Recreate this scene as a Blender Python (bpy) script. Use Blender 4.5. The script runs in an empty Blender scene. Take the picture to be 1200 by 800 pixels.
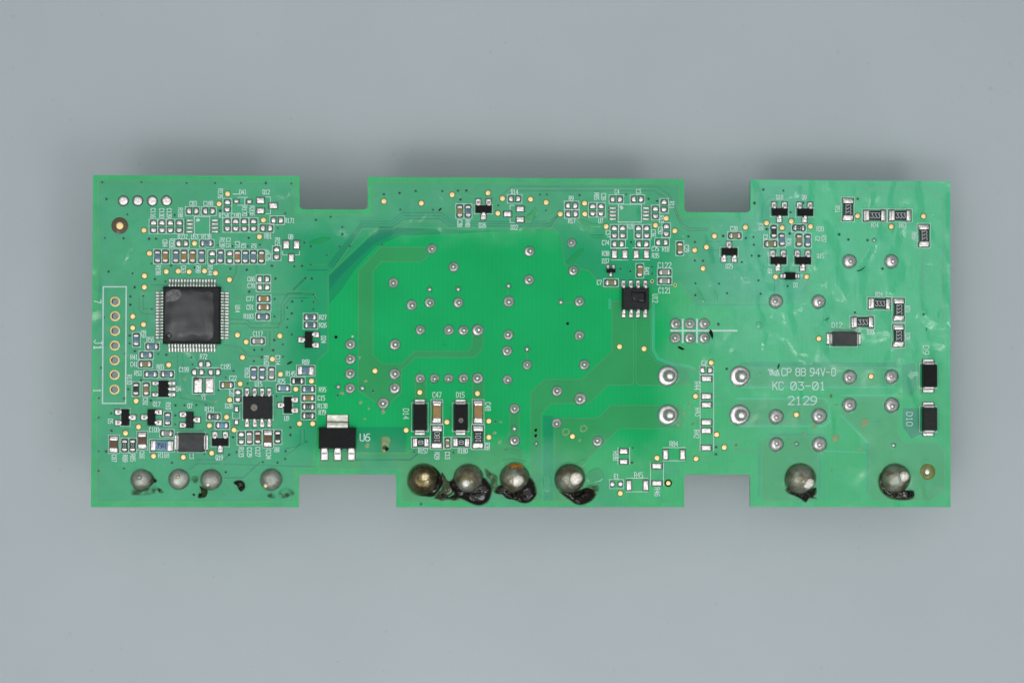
import bpy, bmesh, math, random
from mathutils import Matrix, Vector, Euler
random.seed(7)
C = bpy.context.scene.collection
S = 0.001                                   # everything below is written in millimetres

# ---------------------------------------------------------------- camera, world, lamps, exposure
CAM_H, FPX = 450.0, 3000.0
cam_d = bpy.data.cameras.new('camera'); cam = bpy.data.objects.new('camera', cam_d); C.objects.link(cam)
cam.location = (0, 0, CAM_H*S); cam_d.lens = 90; cam_d.sensor_width = 36; cam_d.sensor_fit = 'HORIZONTAL'
cam_d.clip_start = 0.01; cam_d.clip_end = 50
sc = bpy.context.scene; sc.camera = cam
sc.view_settings.view_transform = 'Standard'; sc.view_settings.look = 'None'
sc.view_settings.exposure = 0; sc.view_settings.gamma = 1
world = bpy.data.worlds.new('World'); sc.world = world; world.use_nodes = True
bg = world.node_tree.nodes['Background']; bg.inputs[0].default_value = (0.92, 0.97, 1.0, 1); bg.inputs[1].default_value = 0.285
def lamp(name, x, y, z, size, power, col, spread=34):
    d = bpy.data.lights.new(name, 'AREA'); d.shape = 'SQUARE'; d.size = size; d.energy = power; d.color = col
    o = bpy.data.objects.new(name, d); C.objects.link(o); o.location = (x, y, z)
    d.spread = math.radians(spread)
    o.rotation_euler = (Vector((0.0, -0.03, 0))-Vector((x, y, z))).to_track_quat('-Z', 'Y').to_euler()
lamp('overhead_fill', 0.0, -0.08, 1.15, 1.25, 5.1, (0.95, 0.985, 1.0), 180)  # added broad fill overhead, so flat metal reflects bright
lamp('softbox_left', -0.16, -0.25, 0.85, 0.22, 0.036, (1, 0.985, 0.96))
lamp('softbox_right', 0.30, -0.24, 0.82, 0.20, 0.033, (1, 0.99, 0.97))

# ---------------------------------------------------------------- board frame: pose of the tilted board above the table
RX, RY, RZ = -2.22308789e-02, 5.74216402e-02, -3.58725373e-03
ROT = Euler((RX, RY, RZ), 'XYZ').to_matrix()
TOP = 21.4                                  # board top above the table at its centre
T = Vector((2.22887797, -0.156316878, TOP))
W, H = 144.02, 55.04
_Ol = ROT.transposed() @ (Vector((0, 0, CAM_H))-T)
def B(u, v, z=0.0):                         # a spot of the photograph on the board's plane, mm in the board frame
    d = ROT.transposed() @ Vector(((u-600)/FPX, -(v-400)/FPX, -1))
    t = (z-_Ol.z)/d.z
    p = _Ol+d*t
    return p.x, p.y
PX = 7.0                                    # photo pixels per mm on the board
ZM = 1183/170.0                             # enlarged tile pixels per photo pixel
TX = TY = 0
def tile(x, y):
    global TX, TY
    TX, TY = x, y
def Q(X, Y): return TX+X/ZM, TY+Y/ZM        # enlarged-tile coordinates to photo pixels
def zmm(v): return v/ZM/PX

# ---------------------------------------------------------------- materials
root = bpy.data.objects.new('circuit_board', None); C.objects.link(root)
root.empty_display_size = 0.02
root.rotation_euler = (RX, RY, RZ)
root.location = (T-ROT @ Vector((0, 0, TOP)))*S
root['label'] = 'long green circuit board with notched edges, small chips and scorched solder domes'
root['category'] = 'circuit board'

class NT:
    def __init__(s, name):
        s.m = bpy.data.materials.new(name); s.m.use_nodes = True
        s.t = s.m.node_tree; s.b = s.t.nodes['Principled BSDF']
        tc = s.t.nodes.new('ShaderNodeTexCoord'); tc.object = root
        s.pos = s.math_vec(tc.outputs['Object'], 1000.0)
    def n(s, typ, **kw):
        o = s.t.nodes.new(typ)
        for k, v in kw.items(): setattr(o, k, v)
        return o
    def put(s, inp, v):
        if hasattr(v, 'is_linked') or hasattr(v, 'links'): s.t.links.new(v, inp)
        else: inp.default_value = v
    def math_vec(s, v, k):
        o = s.n('ShaderNodeVectorMath', operation='SCALE'); s.put(o.inputs[0], v); o.inputs['Scale'].default_value = k
        return o.outputs[0]
    def m2(s, op, a, b=0.0, clamp=False):
        o = s.n('ShaderNodeMath', operation=op, use_clamp=clamp); s.put(o.inputs[0], a); s.put(o.inputs[1], b); return o.outputs[0]
    def noise(s, scale, detail=3, rough=0.5, vec=None, dist=0.0):
        o = s.n('ShaderNodeTexNoise'); s.put(o.inputs['Vector'], vec or s.pos)
        o.inputs['Scale'].default_value = scale; o.inputs['Detail'].default_value = detail
        o.inputs['Roughness'].default_value = rough; o.inputs['Distortion'].default_value = dist
        return o.outputs['Fac']
    def ramp(s, v, a, b, lo=0.0, hi=1.0):
        o = s.n('ShaderNodeMapRange', interpolation_type='SMOOTHSTEP'); s.put(o.inputs['Value'], v)
        for k, x in zip(('From Min', 'From Max', 'To Min', 'To Max'), (a, b, lo, hi)): s.put(o.inputs[k], x)
        return o.outputs[0]
    def mix(s, f, a, b):
        o = s.n('ShaderNodeMix', data_type='RGBA'); s.put(o.inputs[0], f)
        s.put(o.inputs[6], a if not isinstance(a, tuple) else (*a, 1)); s.put(o.inputs[7], b if not isinstance(b, tuple) else (*b, 1))
        return o.outputs[2]
    def bump(s, h, strength, dist=0.0001, normal=None):
        o = s.n('ShaderNodeBump'); o.inputs['Strength'].default_value = 1.0; o.inputs['Distance'].default_value = dist*strength
        s.put(o.inputs['Height'], h)
        if normal is not None: s.put(o.inputs['Normal'], normal)
        return o.outputs[0]
    def set(s, **kw):
        for k, v in kw.items():
            i = s.b.inputs[k.replace('_', ' ')]
            s.put(i, (*v, 1) if isinstance(v, tuple) and len(v) == 3 else v)
        return s.m

def simple(name, col, metallic=0.0, rough=0.5, var=0.25, vscale=2.0, bump=0.0, bscale=3.0, col2=None, coat=0.0, spec=0.5, bdet=4):
    k = NT(name)
    dark = col2 or tuple(c*(1-var) for c in col)
    k.set(Base_Color=k.mix(k.ramp(k.noise(vscale, 4, 0.6), 0.35, 0.65), col, dark), Metallic=metallic,
          Roughness=k.ramp(k.noise(vscale*1.7, 3), 0.3, 0.7, rough*0.8, min(1, rough*1.2)))
    k.b.inputs['Specular IOR Level'].default_value = spec
    if coat: k.set(Coat_Weight=coat, Coat_Roughness=0.07)
    if bump: k.set(Normal=k.bump(k.noise(bscale, bdet, 0.6), bump))
    return k.m

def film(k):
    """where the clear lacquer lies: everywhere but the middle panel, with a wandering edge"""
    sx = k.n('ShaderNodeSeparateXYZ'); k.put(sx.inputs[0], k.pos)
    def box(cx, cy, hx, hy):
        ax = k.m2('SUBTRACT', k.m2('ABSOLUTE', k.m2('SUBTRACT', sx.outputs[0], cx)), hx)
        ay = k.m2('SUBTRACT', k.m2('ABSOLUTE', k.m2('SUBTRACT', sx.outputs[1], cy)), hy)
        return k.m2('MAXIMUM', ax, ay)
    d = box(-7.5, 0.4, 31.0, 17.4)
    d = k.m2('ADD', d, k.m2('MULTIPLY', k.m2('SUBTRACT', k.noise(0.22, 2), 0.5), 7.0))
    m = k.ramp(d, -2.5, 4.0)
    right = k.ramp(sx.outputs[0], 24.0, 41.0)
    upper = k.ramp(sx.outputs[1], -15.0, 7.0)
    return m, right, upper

def soldermask(name, col, weave=0.0):
    k = NT(name)
    m, right, upper = film(k)
    pools = k.ramp(k.noise(0.26, 2, 0.5, dist=1.0), 0.42, 0.60)                   # patches where the lacquer's painted veil is stronger
    streak = k.n('ShaderNodeMapping'); k.put(streak.inputs[0], k.pos); streak.inputs['Scale'].default_value = (1.0, 0.6, 1.0); streak.inputs['Rotation'].default_value = (0, 0, 0.6)
    wav = k.noise(0.30, 0, 0.4, vec=streak.outputs[0], dist=0.6)
    fine = k.noise(0.8, 2, 0.5, dist=0.6)
    edge = k.m2('MULTIPLY', k.m2('MULTIPLY', m, k.m2('SUBTRACT', 1.0, m)), 0.03)   # pale veil painted along the lacquer's rolled rim
    painted_veil = k.m2('MULTIPLY', m, k.m2('ADD', 0.015, k.m2('MULTIPLY', pools, 0.045)))  # lacquer's reflection veil, put into the base colour
    painted_veil = k.m2('ADD', k.m2('ADD', painted_veil, edge), k.m2('MULTIPLY', right, k.m2('ADD', 0.09, k.m2('MULTIPLY', upper, 0.19))))  # extra veil painted on the right side, stronger towards the top
    base = k.mix(k.ramp(k.noise(0.09, 3), 0.3, 0.7), col, tuple(c*0.9 for c in col))
    base = k.mix(k.m2('MULTIPLY', k.ramp(k.noise(5.5, 2), 0.62, 0.75), 0.10), base, (0.12, 0.40, 0.22))
    teal = k.m2('MULTIPLY', m, k.ramp(k.noise(0.16, 3, 0.6, dist=0.5), 0.50, 0.64, 0.0, 0.45))
    base = k.mix(k.m2('MULTIPLY', teal, k.m2('SUBTRACT', 1.0, k.m2('MULTIPLY', right, 0.7))), base, (0.010, 0.37, 0.19))
    if weave:
        wv = k.n('ShaderNodeTexWave', wave_type='BANDS', bands_direction='X'); k.put(wv.inputs['Vector'], k.pos)
        wv.inputs['Scale'].default_value = 0.42; wv.inputs['Distortion'].default_value = 0.9; wv.inputs['Detail'].default_value = 2
        base = k.mix(k.m2('MULTIPLY', wv.outputs['Fac'], weave), base, tuple(c*0.6 for c in col))
    base = k.mix(painted_veil, base, (0.25, 0.88, 0.64))
    amp = k.m2('MULTIPLY', m, k.m2('MULTIPLY', k.m2('ADD', 0.6, k.m2('MULTIPLY', right, 0.5)), k.m2('ADD', 0.35, k.m2('MULTIPLY', upper, 0.95))))
    h = k.m2('ADD', k.m2('MULTIPLY', wav, k.m2('MULTIPLY', amp, 2.9)), k.m2('MULTIPLY', k.m2('MULTIPLY', fine, amp), 0.28))
    h = k.m2('ADD', h, k.m2('MULTIPLY', m, 0.05))
    bm = k.bump(h, 2.4)
    tiny = k.bump(k.m2('ADD', k.noise(3.0, 3), k.m2('MULTIPLY', h, 0.8)), 0.25)
    k.set(Base_Color=base, Roughness=0.52, Normal=tiny, Coat_Weight=k.m2('MULTIPLY', m, 1.0),
          Coat_Roughness=k.ramp(k.noise(0.4, 2), 0.35, 0.65, 0.13, 0.24), Coat_Normal=bm)
    k.b.inputs['Specular IOR Level'].default_value = 0.10
    return k.m

M = {}
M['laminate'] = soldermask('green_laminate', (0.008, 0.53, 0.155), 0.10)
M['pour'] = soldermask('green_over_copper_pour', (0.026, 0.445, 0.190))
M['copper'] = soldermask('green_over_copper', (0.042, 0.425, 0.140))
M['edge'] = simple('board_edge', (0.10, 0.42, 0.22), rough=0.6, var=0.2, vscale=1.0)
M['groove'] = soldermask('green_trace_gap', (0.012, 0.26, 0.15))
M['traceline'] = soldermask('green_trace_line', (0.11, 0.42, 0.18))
M['silk'] = simple('silkscreen_white', (0.66, 0.90, 0.82), rough=0.6, var=0.12, vscale=6)
M['solder'] = simple('solder', (0.77, 0.73, 0.71), 0.94, 0.32, 0.30, 2.4, bump=0.8, bscale=1.6)
M['joint'] = simple('joint_solder', (0.90, 0.86, 0.84), 0.92, 0.36, 0.30, 2.2, bump=0.35, bscale=1.6)
M['fillet'] = simple('shaded_fillet_metal', (0.42, 0.40, 0.38), 0.95, 0.30, 0.3, 3.0, bump=0.4, bscale=2.5)  # darker copy of solder, dark reflections on steep slopes put into its colour
M['tin'] = simple('tin_terminal', (0.80, 0.78, 0.75), 0.92, 0.34, 0.26, 3.0, bump=0.5, bscale=2.0)
M['gold'] = simple('gold_plating', (1.0, 0.76, 0.33), 0.55, 0.40, 0.05, 3.0, bump=0.15)
M['opening'] = simple('mask_opening', (0.045, 0.060, 0.045), rough=0.5, var=0.4, vscale=3)
M['epoxy'] = simple('black_epoxy', (0.008, 0.008, 0.009), rough=0.34, var=0.4, vscale=3, bump=0.3, bscale=4, spec=0.12)
M['epoxy_gloss'] = simple('lacquered_epoxy', (0.009, 0.009, 0.010), rough=0.4, var=0.3, vscale=2, bump=1.6, bscale=0.6, bdet=1, coat=0.3, spec=0.1)
M['melted'] = simple('melted_epoxy', (0.055, 0.056, 0.058), rough=0.36, var=0.25, vscale=0.4, bump=9.0, bscale=0.24, bdet=1)
M['epoxy_grey'] = simple('greyed_epoxy', (0.040, 0.041, 0.043), rough=0.4, var=0.4, vscale=0.8, bump=1.0, bscale=0.5, bdet=1, spec=0.4)
M['chalk'] = simple('ejector_mark_grey', (0.34, 0.33, 0.28), rough=0.7, var=0.5, vscale=4)
M['scuff'] = simple('scuffed_epoxy', (0.21, 0.215, 0.215), rough=0.7, var=0.5, vscale=1.6, bump=0.7, bscale=2)
M['blue'] = simple('resistor_blue', (0.13, 0.23, 0.34), rough=0.35, var=0.35, vscale=2, coat=0.4)
M['cyan'] = simple('resistor_light_blue', (0.16, 0.33, 0.52), rough=0.35, var=0.25, vscale=2, coat=0.4)
M['black'] = simple('resistor_black', (0.016, 0.017, 0.019), rough=0.45, var=0.4, vscale=3)
M['tan'] = simple('capacitor_tan', (0.42, 0.235, 0.075), rough=0.45, var=0.2, vscale=2, bump=0.2)
M['olive'] = simple('capacitor_olive', (0.33, 0.24, 0.10), rough=0.45, var=0.2, vscale=2, bump=0.2)
M['brown'] = simple('capacitor_brown', (0.16, 0.068, 0.030), rough=0.45, var=0.25, vscale=2, bump=0.2)
M['grey'] = simple('capacitor_grey', (0.40, 0.38, 0.36), rough=0.45, var=0.2, vscale=2)
M['marking'] = simple('white_marking', (0.62, 0.64, 0.66), rough=0.6, var=0.2, vscale=5)
M['marking_dark'] = simple('dark_marking', (0.01, 0.02, 0.05), rough=0.6)
M['hole'] = simple('dark_hole', (0.006, 0.014, 0.010), rough=0.9, spec=0.0)
M['via'] = simple('tented_via', (0.014, 0.27, 0.16), rough=0.45, var=0.4, vscale=2, coat=0.5)
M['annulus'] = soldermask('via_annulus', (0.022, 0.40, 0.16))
M['ring_brown'] = simple('bare_brown_laminate', (0.095, 0.060, 0.022), rough=0.5, var=0.3, vscale=3, coat=0.3)
M['ring_olive'] = simple('bare_olive_laminate', (0.19, 0.235, 0.030), rough=0.5, var=0.3, vscale=3, coat=0.3)
M['stain'] = simple('tan_stain', (0.13, 0.42, 0.16), rough=0.45, var=0.35, vscale=1.4, col2=(0.32, 0.36, 0.16), coat=0.3)
M['dome'] = simple('dull_solder', (0.33, 0.36, 0.29), 0.85, 0.46, 0.5, 0.45, bump=1.8, bscale=0.9, col2=(0.14, 0.12, 0.06), coat=0.35)
M['dome_dark'] = simple('scorched_solder', (0.24, 0.20, 0.12), 1.0, 0.24, 0.6, 0.55, bump=1.2, bscale=0.8, col2=(0.085, 0.068, 0.030))
M['dome_grey'] = simple('grey_solder', (0.40, 0.44, 0.38), 0.8, 0.42, 0.4, 0.7, bump=1.0, bscale=1.2, col2=(0.28, 0.28, 0.24))
M['tip'] = simple('bare_pin_tip', (0.95, 0.90, 0.80), 0.7, 0.5, 0.3, 3.0, bump=0.9, bscale=3)
M['tip_gold'] = simple('brassy_pin_tip', (0.90, 0.74, 0.46), 1.0, 0.45, 0.4, 3.0, bump=0.9, bscale=3)
def residue(name, thin, thick, z0, z1, amin, amax, rough):
    """burnt flux: see-through and tinted where thin, opaque where it piled up"""
    k = NT(name); sx = k.n('ShaderNodeSeparateXYZ'); k.put(sx.inputs[0], k.pos)
    z = k.m2('ADD', k.m2('SUBTRACT', sx.outputs[2], TOP), k.m2('MULTIPLY', k.m2('SUBTRACT', k.noise(1.1, 3, 0.6), 0.5), (z1-z0)*0.9))
    f = k.ramp(z, z0, z1)
    k.set(Base_Color=k.mix(f, thin, thick), Alpha=k.ramp(z, z0, z1, amin, amax), Roughness=rough, Normal=k.bump(k.noise(0.9, 1), 0.5))
    k.b.inputs['Specular IOR Level'].default_value = 0.38
    return k.m
M['flux'] = residue('burnt_flux', (0.075, 0.042, 0.006), (0.006, 0.004, 0.002), 0.08, 0.52, 0.30, 1.0, 0.09)
M['flux_thin'] = residue('thin_flux', (0.02, 0.17, 0.015), (0.030, 0.050, 0.004), 0.06, 0.24, 0.0, 0.88, 0.12)
M['flux_amber'] = residue('amber_flux', (0.55, 0.22, 0.02), (0.50, 0.17, 0.01), 0.06, 0.3, 0.2, 0.9, 0.12)
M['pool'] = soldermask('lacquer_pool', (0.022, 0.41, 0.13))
M['debris'] = simple('black_debris', (0.010, 0.010, 0.010), rough=0.7, var=0.4, vscale=6, bump=0.6, bscale=5, spec=0.2)
M['whitefleck'] = simple('lacquer_fleck', (0.70, 0.76, 0.72), rough=0.3, var=0.3, vscale=5)
M['plastic'] = simple('part_plastic', (0.03, 0.03, 0.035), rough=0.5)
M['barrel'] = simple('plated_barrel', (0.36, 0.22, 0.09), 1.0, 0.4, 0.3, 3.0)

# ---------------------------------------------------------------- table
def plain_obj(name, me, mats, parent=None):
    o = bpy.data.objects.new(name, me); C.objects.link(o)
    for m in mats: me.materials.append(m)
    if parent: o.parent = parent
    return o
k = NT('grey_backdrop_paper')
tcg = k.n('ShaderNodeTexCoord'); pv = k.math_vec(tcg.outputs['Object'], 1000.0)
fleck = k.ramp(k.noise(0.6, 1, vec=pv), 0.74, 0.78)
colr = k.mix(k.ramp(k.noise(0.02, 4, 0.6, vec=pv), 0.3, 0.7), (0.530, 0.586, 0.618), (0.505, 0.558, 0.590))
colr = k.mix(k.m2('MULTIPLY', fleck, 0.16), colr, (0.25, 0.27, 0.28))
k.set(Base_Color=colr, Roughness=0.45, Normal=k.bump(k.noise(1.2, 4, 0.6, vec=pv), 0.25))
k.b.inputs['Specular IOR Level'].default_value = 0.5
me = bpy.data.meshes.new('tabletop'); me.from_pydata([(-1.5, -1.5, 0), (1.5, -1.5, 0), (1.5, 1.5, 0), (-1.5, 1.5, 0)], [], [(0, 1, 2, 3)])
tab = plain_obj('tabletop', me, [k.m]); tab['kind'] = 'structure'

# ---------------------------------------------------------------- mesh helpers (mm in, metres out), cached
CACHE = {}
def cached(key, fn):
    if key not in CACHE: CACHE[key] = fn()
    return CACHE[key]
def from_bm(bm, name, mats, smooth=False):
    for v in bm.verts: v.co *= S
    me = bpy.data.meshes.new(name); bm.to_mesh(me); bm.free()
    for m in mats: me.materials.append(m)
    if smooth:
        for p in me.polygons: p.use_smooth = True
    return me
def from_py(vs, fs, name, mats, smooth=False, idx=None):
    me = bpy.data.meshes.new(name); me.from_pydata([(x*S, y*S, z*S) for x, y, z in vs], [], fs)
    for m in mats: me.materials.append(m)
    if idx:
        for p, i in zip(me.polygons, idx): p.material_index = i
    if smooth:
        for p in me.polygons: p.use_smooth = True
    me.update(); return me
def box(name, w, d, z0, z1, bev, mat, segs=2):
    def mk():
        bm = bmesh.new(); bmesh.ops.create_cube(bm, size=1)
        for v in bm.verts: v.co = (v.co.x*w, v.co.y*d, z0+(v.co.z+0.5)*(z1-z0))
        if bev: bmesh.ops.bevel(bm, geom=bm.edges[:], offset=bev, segments=segs, affect='EDGES', profile=0.5)
        return from_bm(bm, name, [M[mat]], True)
    return cached(('box', name, round(w, 3), round(d, 3), z0, z1, bev, mat), mk)
def molded(name, w, d, z0, z1, draft, mat, bev=0.05):
    """moulded package: widest at the parting line, drafted above and below"""
    def mk():
        zm = z0+(z1-z0)*0.45; vs = []
        for z, k_ in ((z0, draft), (zm, 0), (z1, draft)):
            a, b = w/2-k_, d/2-k_
            vs += [(-a, -b, z), (a, -b, z), (a, b, z), (-a, b, z)]
        fs = [(3, 2, 1, 0), (8, 9, 10, 11)]
        for l in (0, 4):
            for i in range(4): fs.append((l+i, l+(i+1) % 4, l+4+(i+1) % 4, l+4+i))
        bm = bmesh.new(); bv = [bm.verts.new(v) for v in vs]
        for f in fs: bm.faces.new([bv[i] for i in f])
        bmesh.ops.bevel(bm, geom=[e for e in bm.edges if e.verts[0].co.z > zm-0.01 and e.verts[1].co.z > zm-0.01], offset=bev, segments=2, affect='EDGES', profile=0.5)
        return from_bm(bm, name, [M[mat]], False)
    return cached(('mold', name, round(w, 3), round(d, 3), z0, z1, draft, mat), mk)
def mound(name, outline, h, mats, gap=0.09, prof=((1.0, 0.35), (0.88, 0.75), (0.6, 0.95), (0.25, 1.0))):
    """solder on a pad: flat dark mask opening round it, then a shallow crown"""
    n = len(outline); vs = []; fs = []; idx = []
    cx = sum(p[0] for p in outline)/n; cy = sum(p[1] for p in outline)/n
    z = 0.062
    def off(p, g):
        dx, dy = p[0]-cx, p[1]-cy; l = math.hypot(dx, dy) or 1
        return (p[0]+dx/l*g, p[1]+dy/l*g)
    if gap:
        vs += [(*off(p, gap*1.25), z) for p in outline]; fs.append(tuple(range(n))); idx.append(1)
    z += 0.006
    b0 = len(vs); rings = []
    vs += [(*p, z) for p in outline]; rings.append(b0)
    for s_, hh in prof:
        rings.append(len(vs)); vs += [(cx+(p[0]-cx)*s_, cy+(p[1]-cy)*s_, z+h*hh) for p in outline]
    for a, b in zip(rings, rings[1:]):
        for i in range(n): fs.append((a+i, a+(i+1) % n, b+(i+1) % n, b+i)); idx.append(0)
    fs.append(tuple(rings[-1]+i for i in range(n))); idx.append(0)
    return from_py(vs, fs, name, [M[m] for m in mats], True, idx)
def rrect(w, d, r, n=4):
    out = []
    for cx, cy, a0 in ((w/2-r, d/2-r, 0), (-w/2+r, d/2-r, 90), (-w/2+r, -d/2+r, 180), (w/2-r, -d/2+r, 270)):
        for i in range(n+1):
            a = math.radians(a0+90*i/n); out.append((cx+r*math.cos(a), cy+r*math.sin(a)))
    return out
def dshape(l, d, n=9):                      # straight edge at -l/2, round end at +l/2
    r = d/2; out = [(-l/2, -r)]
    for i in range(n+1):
        a = math.radians(-90+180*i/n); out.append((l/2-r*0.9+r*0.9*math.cos(a), r*math.sin(a)))
    out.append((-l/2, r)); return out
def pad_mesh(w, d, mat='solder', h=0.15):
    w, d = round(w, 2), round(d, 2)
    return cached(('pad', w, d, mat), lambda: mound('solder_pad', rrect(w, d, min(w, d)*0.12, 3), h, (mat, 'opening'), 0.10))
def dpad_mesh():
    return cached('dpad', lambda: mound('solder_pad', dshape(0.80, 1.0), 0.19, ('solder', 'opening'), 0.10))
def lathe(name, prof, mats, n=24, idxs=None, wob=0.0, shift=None):
    """prof: (r, z) from rim inwards; shift: centre offset per ring"""
    vs, fs, idx = [], [], []
    for j, (r, z) in enumerate(prof):
        ox, oy = shift[j] if shift else (0, 0)
        for i in range(n):
            a = 2*math.pi*i/n
            rr = r*(1+wob*math.sin(2*a+j*0.3)+wob*0.7*math.sin(3*a+1.3))
            vs.append((ox+rr*math.cos(a), oy+rr*math.sin(a), z))
        if j:
            for i in range(n):
                a0 = (j-1)*n
                fs.append((a0+i, a0+(i+1) % n, a0+n+(i+1) % n, a0+n+i)); idx.append(idxs[j-1] if idxs else 0)
    fs.append(tuple((len(prof)-1)*n+i for i in range(n))); idx.append(idxs[-1] if idxs else 0)
    return from_py(vs, fs, name, [M[m] for m in mats], True, idx)
def flat_poly(name, pts, z, mat, thick=0.03, holes=()):
    """sheet with real thickness and holes, from a filled 2D curve"""
    cu = bpy.data.curves.new(name, 'CURVE'); cu.dimensions = '2D'; cu.fill_mode = 'BOTH'; cu.extrude = thick/2*S
    for ring in (pts, *holes):
        sp = cu.splines.new('POLY'); sp.points.add(len(ring)-1); sp.use_cyclic_u = True
        for p, (x, y) in zip(sp.points, ring): p.co = (x*S, y*S, 0, 1)
    o = bpy.data.objects.new(name, cu); C.objects.link(o)
    me = bpy.data.meshes.new_from_object(o.evaluated_get(bpy.context.evaluated_depsgraph_get()))
    bpy.data.objects.remove(o); bpy.data.curves.remove(cu)
    for v in me.vertices: v.co.z += (z-thick/2)*S
    me.name = name; me.materials.clear(); me.materials.append(M[mat]); return me

def put(name, me, x=0, y=0, z=0, rot=0, parent=None):
    o = bpy.data.objects.new(name, me); C.objects.link(o); p = parent or root
    o.parent = p
    o.location = (x*S, y*S, (z+(TOP if p is root else 0))*S); o.rotation_euler = (0, 0, rot)
    return o
def at(name, me, u, v, z=0, rot=0):         # a part of the board at a spot of the photograph
    x, y = B(u, v); return put(name, me, x, y, z, rot)
def atz(name, me, X, Y, z=0, rot=0): return at(name, me, *Q(X, Y), z, rot)

# ---------------------------------------------------------------- board, copper, traces
def fillet(pts_r):
    """polygon in board mm; each corner (x, y, radius)"""
    out = []; n = len(pts_r)
    for i, (x, y, r) in enumerate(pts_r):
        if r <= 0: out.append((x, y)); continue
        p = Vector((x, y)); a = (Vector(pts_r[i-1][:2])-p).normalized(); b = (Vector(pts_r[(i+1) % n][:2])-p).normalized()
        ang = a.angle(b); t = r/math.tan(ang/2); c = p+(a+b).normalized()*(r/math.sin(ang/2))
        s_, e_ = p+a*t-c, p+b*t-c
        for j in range(6):
            v = s_.lerp(e_, j/5).normalized()*r+c; out.append((v.x, v.y))
    return out
def PB(pts, z=0): return [B(u, v, z) for u, v in pts]
def circ(x, y, r, n=24): return [(x+r*math.cos(2*math.pi*i/n), y+r*math.sin(2*math.pi*i/n)) for i in range(n)]
def corner(u, v, r): return (*B(u, v), r)
outline = fillet([corner(*c) for c in [
    (109.0, 205.1, 0.12), (351.2, 206.4, 0.1), (351.2, 245.3, 0.7), (430.8, 245.6, 0.7), (431.0, 207.3, 0.1), (802, 210.1, 0.1), (802, 248.6, 0.7), (879.4, 249.0, 0.7), (879.6, 210.7, 0.1),
    (1113.6, 212.4, 0.12), (1114.0, 593.9, 0.12), (879.5, 593.9, 0.1), (879.5, 555.7, 0.6), (801.8, 555.7, 0.6), (801.8, 593.9, 0.1), (464.4, 594.0, 0.1), (464.3, 555.4, 0.6), (350.2, 555.4, 0.6), (350.0, 594.0, 0.1), (106.4, 594.0, 0.12)]])
J1 = [(135.0, 353.4), (134.9, 370.4), (134.8, 387.5), (134.6, 404.7), (134.4, 421.9), (134.3, 439.0), (134.2, 456.2)]
THK = 1.6
holes = [circ(*B(u, v), 0.60) for u, v in J1]
put('laminate_panel', flat_poly('laminate_panel', outline, 0, 'laminate', THK, holes), 0, 0, 0)
# copper pours under the mask, each a raised sheet
EDGES = []
def copper(pts, z=0.035, mat='copper', name='copper_pour', hl=()):
    if name == 'copper_pour': EDGES.append(pts)
    return put(name, flat_poly(name, PB(pts), z, mat, 0.034, hl))
copper([(115.2, 212), (345, 213), (345, 252), (437, 252), (437, 214), (796, 216), (796, 255), (886, 255.5), (886, 217.5), (941, 218), (947, 226), (947, 341), (936, 354), (813, 354.5), (797, 331), (781, 338),
        (708, 338), (690, 317), (662, 311), (657, 275), (650, 268.5), (452, 266), (446, 263), (384.4, 322), (384.4, 411), (371, 424), (371, 505), (366, 548), (345, 549), (344, 587.5), (113.0, 587.5)],
       mat='pour', hl=[circ(*B(u, v), 0.98) for u, v in J1])
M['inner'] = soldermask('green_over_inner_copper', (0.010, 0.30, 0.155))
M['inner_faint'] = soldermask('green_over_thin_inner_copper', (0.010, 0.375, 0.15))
copper([(385.5, 323), (447, 265), (520, 269), (600, 270.5), (530, 274), (470, 276), (440, 289), (417, 314), (400, 340), (386, 356)], 0.016, 'inner_faint', 'inner_copper')
copper([(385.5, 323), (447, 265), (500, 269), (462, 274), (438, 286), (418, 305), (400, 322), (386, 340)], 0.019, 'inner', 'inner_copper')
copper([(374, 500), (476, 500), (476, 529.5), (374, 529.5)], 0.016, 'inner_faint', 'inner_copper')
copper([(1056, 428), (1072, 425), (1075, 455), (1066, 465), (1058, 455)], 0.016, 'inner_faint', 'inner_copper'); copper([(1058, 478), (1076, 478), (1080, 508), (1068, 514), (1058, 500)], 0.016, 'inner', 'inner_copper')
copper([(870, 424), (1050, 424.5), (1050, 429.5), (862, 429.5)], 0.016, 'inner_faint', 'inner_copper'); copper([(636.5, 487), (648, 487), (648, 586), (637.5, 586)], 0.016, 'inner_faint', 'inner_copper')
copper([(378, 531), (477, 531), (487, 523), (600, 523), (612, 527), (616, 586), (471, 587.5), (470.5, 549), (374, 549)])
copper([(503, 290), (446, 290), (420, 317), (420, 457), (450, 478), (470, 460), (470, 434.5), (486.5, 418.5), (556, 418.5), (565.5, 408), (565.5, 390), (553.5, 390), (553.5, 405.5), (548, 411.8), (485.5, 411.8), (471, 426.6), (448, 426.6), (436.5, 416),
        (436.5, 318), (447, 306.5), (494, 306.5), (503, 298)])
copper([(717.5, 353), (717.5, 411), (682, 444.5), (638.5, 444.5), (622, 460), (622, 587), (635, 587), (634, 485), (646, 472.6), (690.4, 472), (712, 451), (740.5, 450.5), (742.4, 447), (742.4, 353)])
copper([(745.3, 353), (745.3, 447), (749, 451), (790, 451), (806, 450), (806, 434), (770, 425), (762.5, 414), (762.5, 353)])
copper([(650, 490), (700, 490), (716, 475), (797, 475), (801, 480), (801, 497), (796, 501.5), (726, 501.5), (686, 540), (684, 587), (650, 587)])
copper([(487, 446), (499, 446), (499, 470), (487, 470)])
copper([(554, 446), (567, 446), (567, 470), (554, 470)])
copper([(597.5, 479), (608, 479), (608, 514), (600, 521.5), (592, 521.5), (592, 514), (597.5, 508)])
copper([(866, 430.5), (1050, 430.5), (1053, 434), (1053, 448), (1049, 451), (866, 451)])
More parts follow.
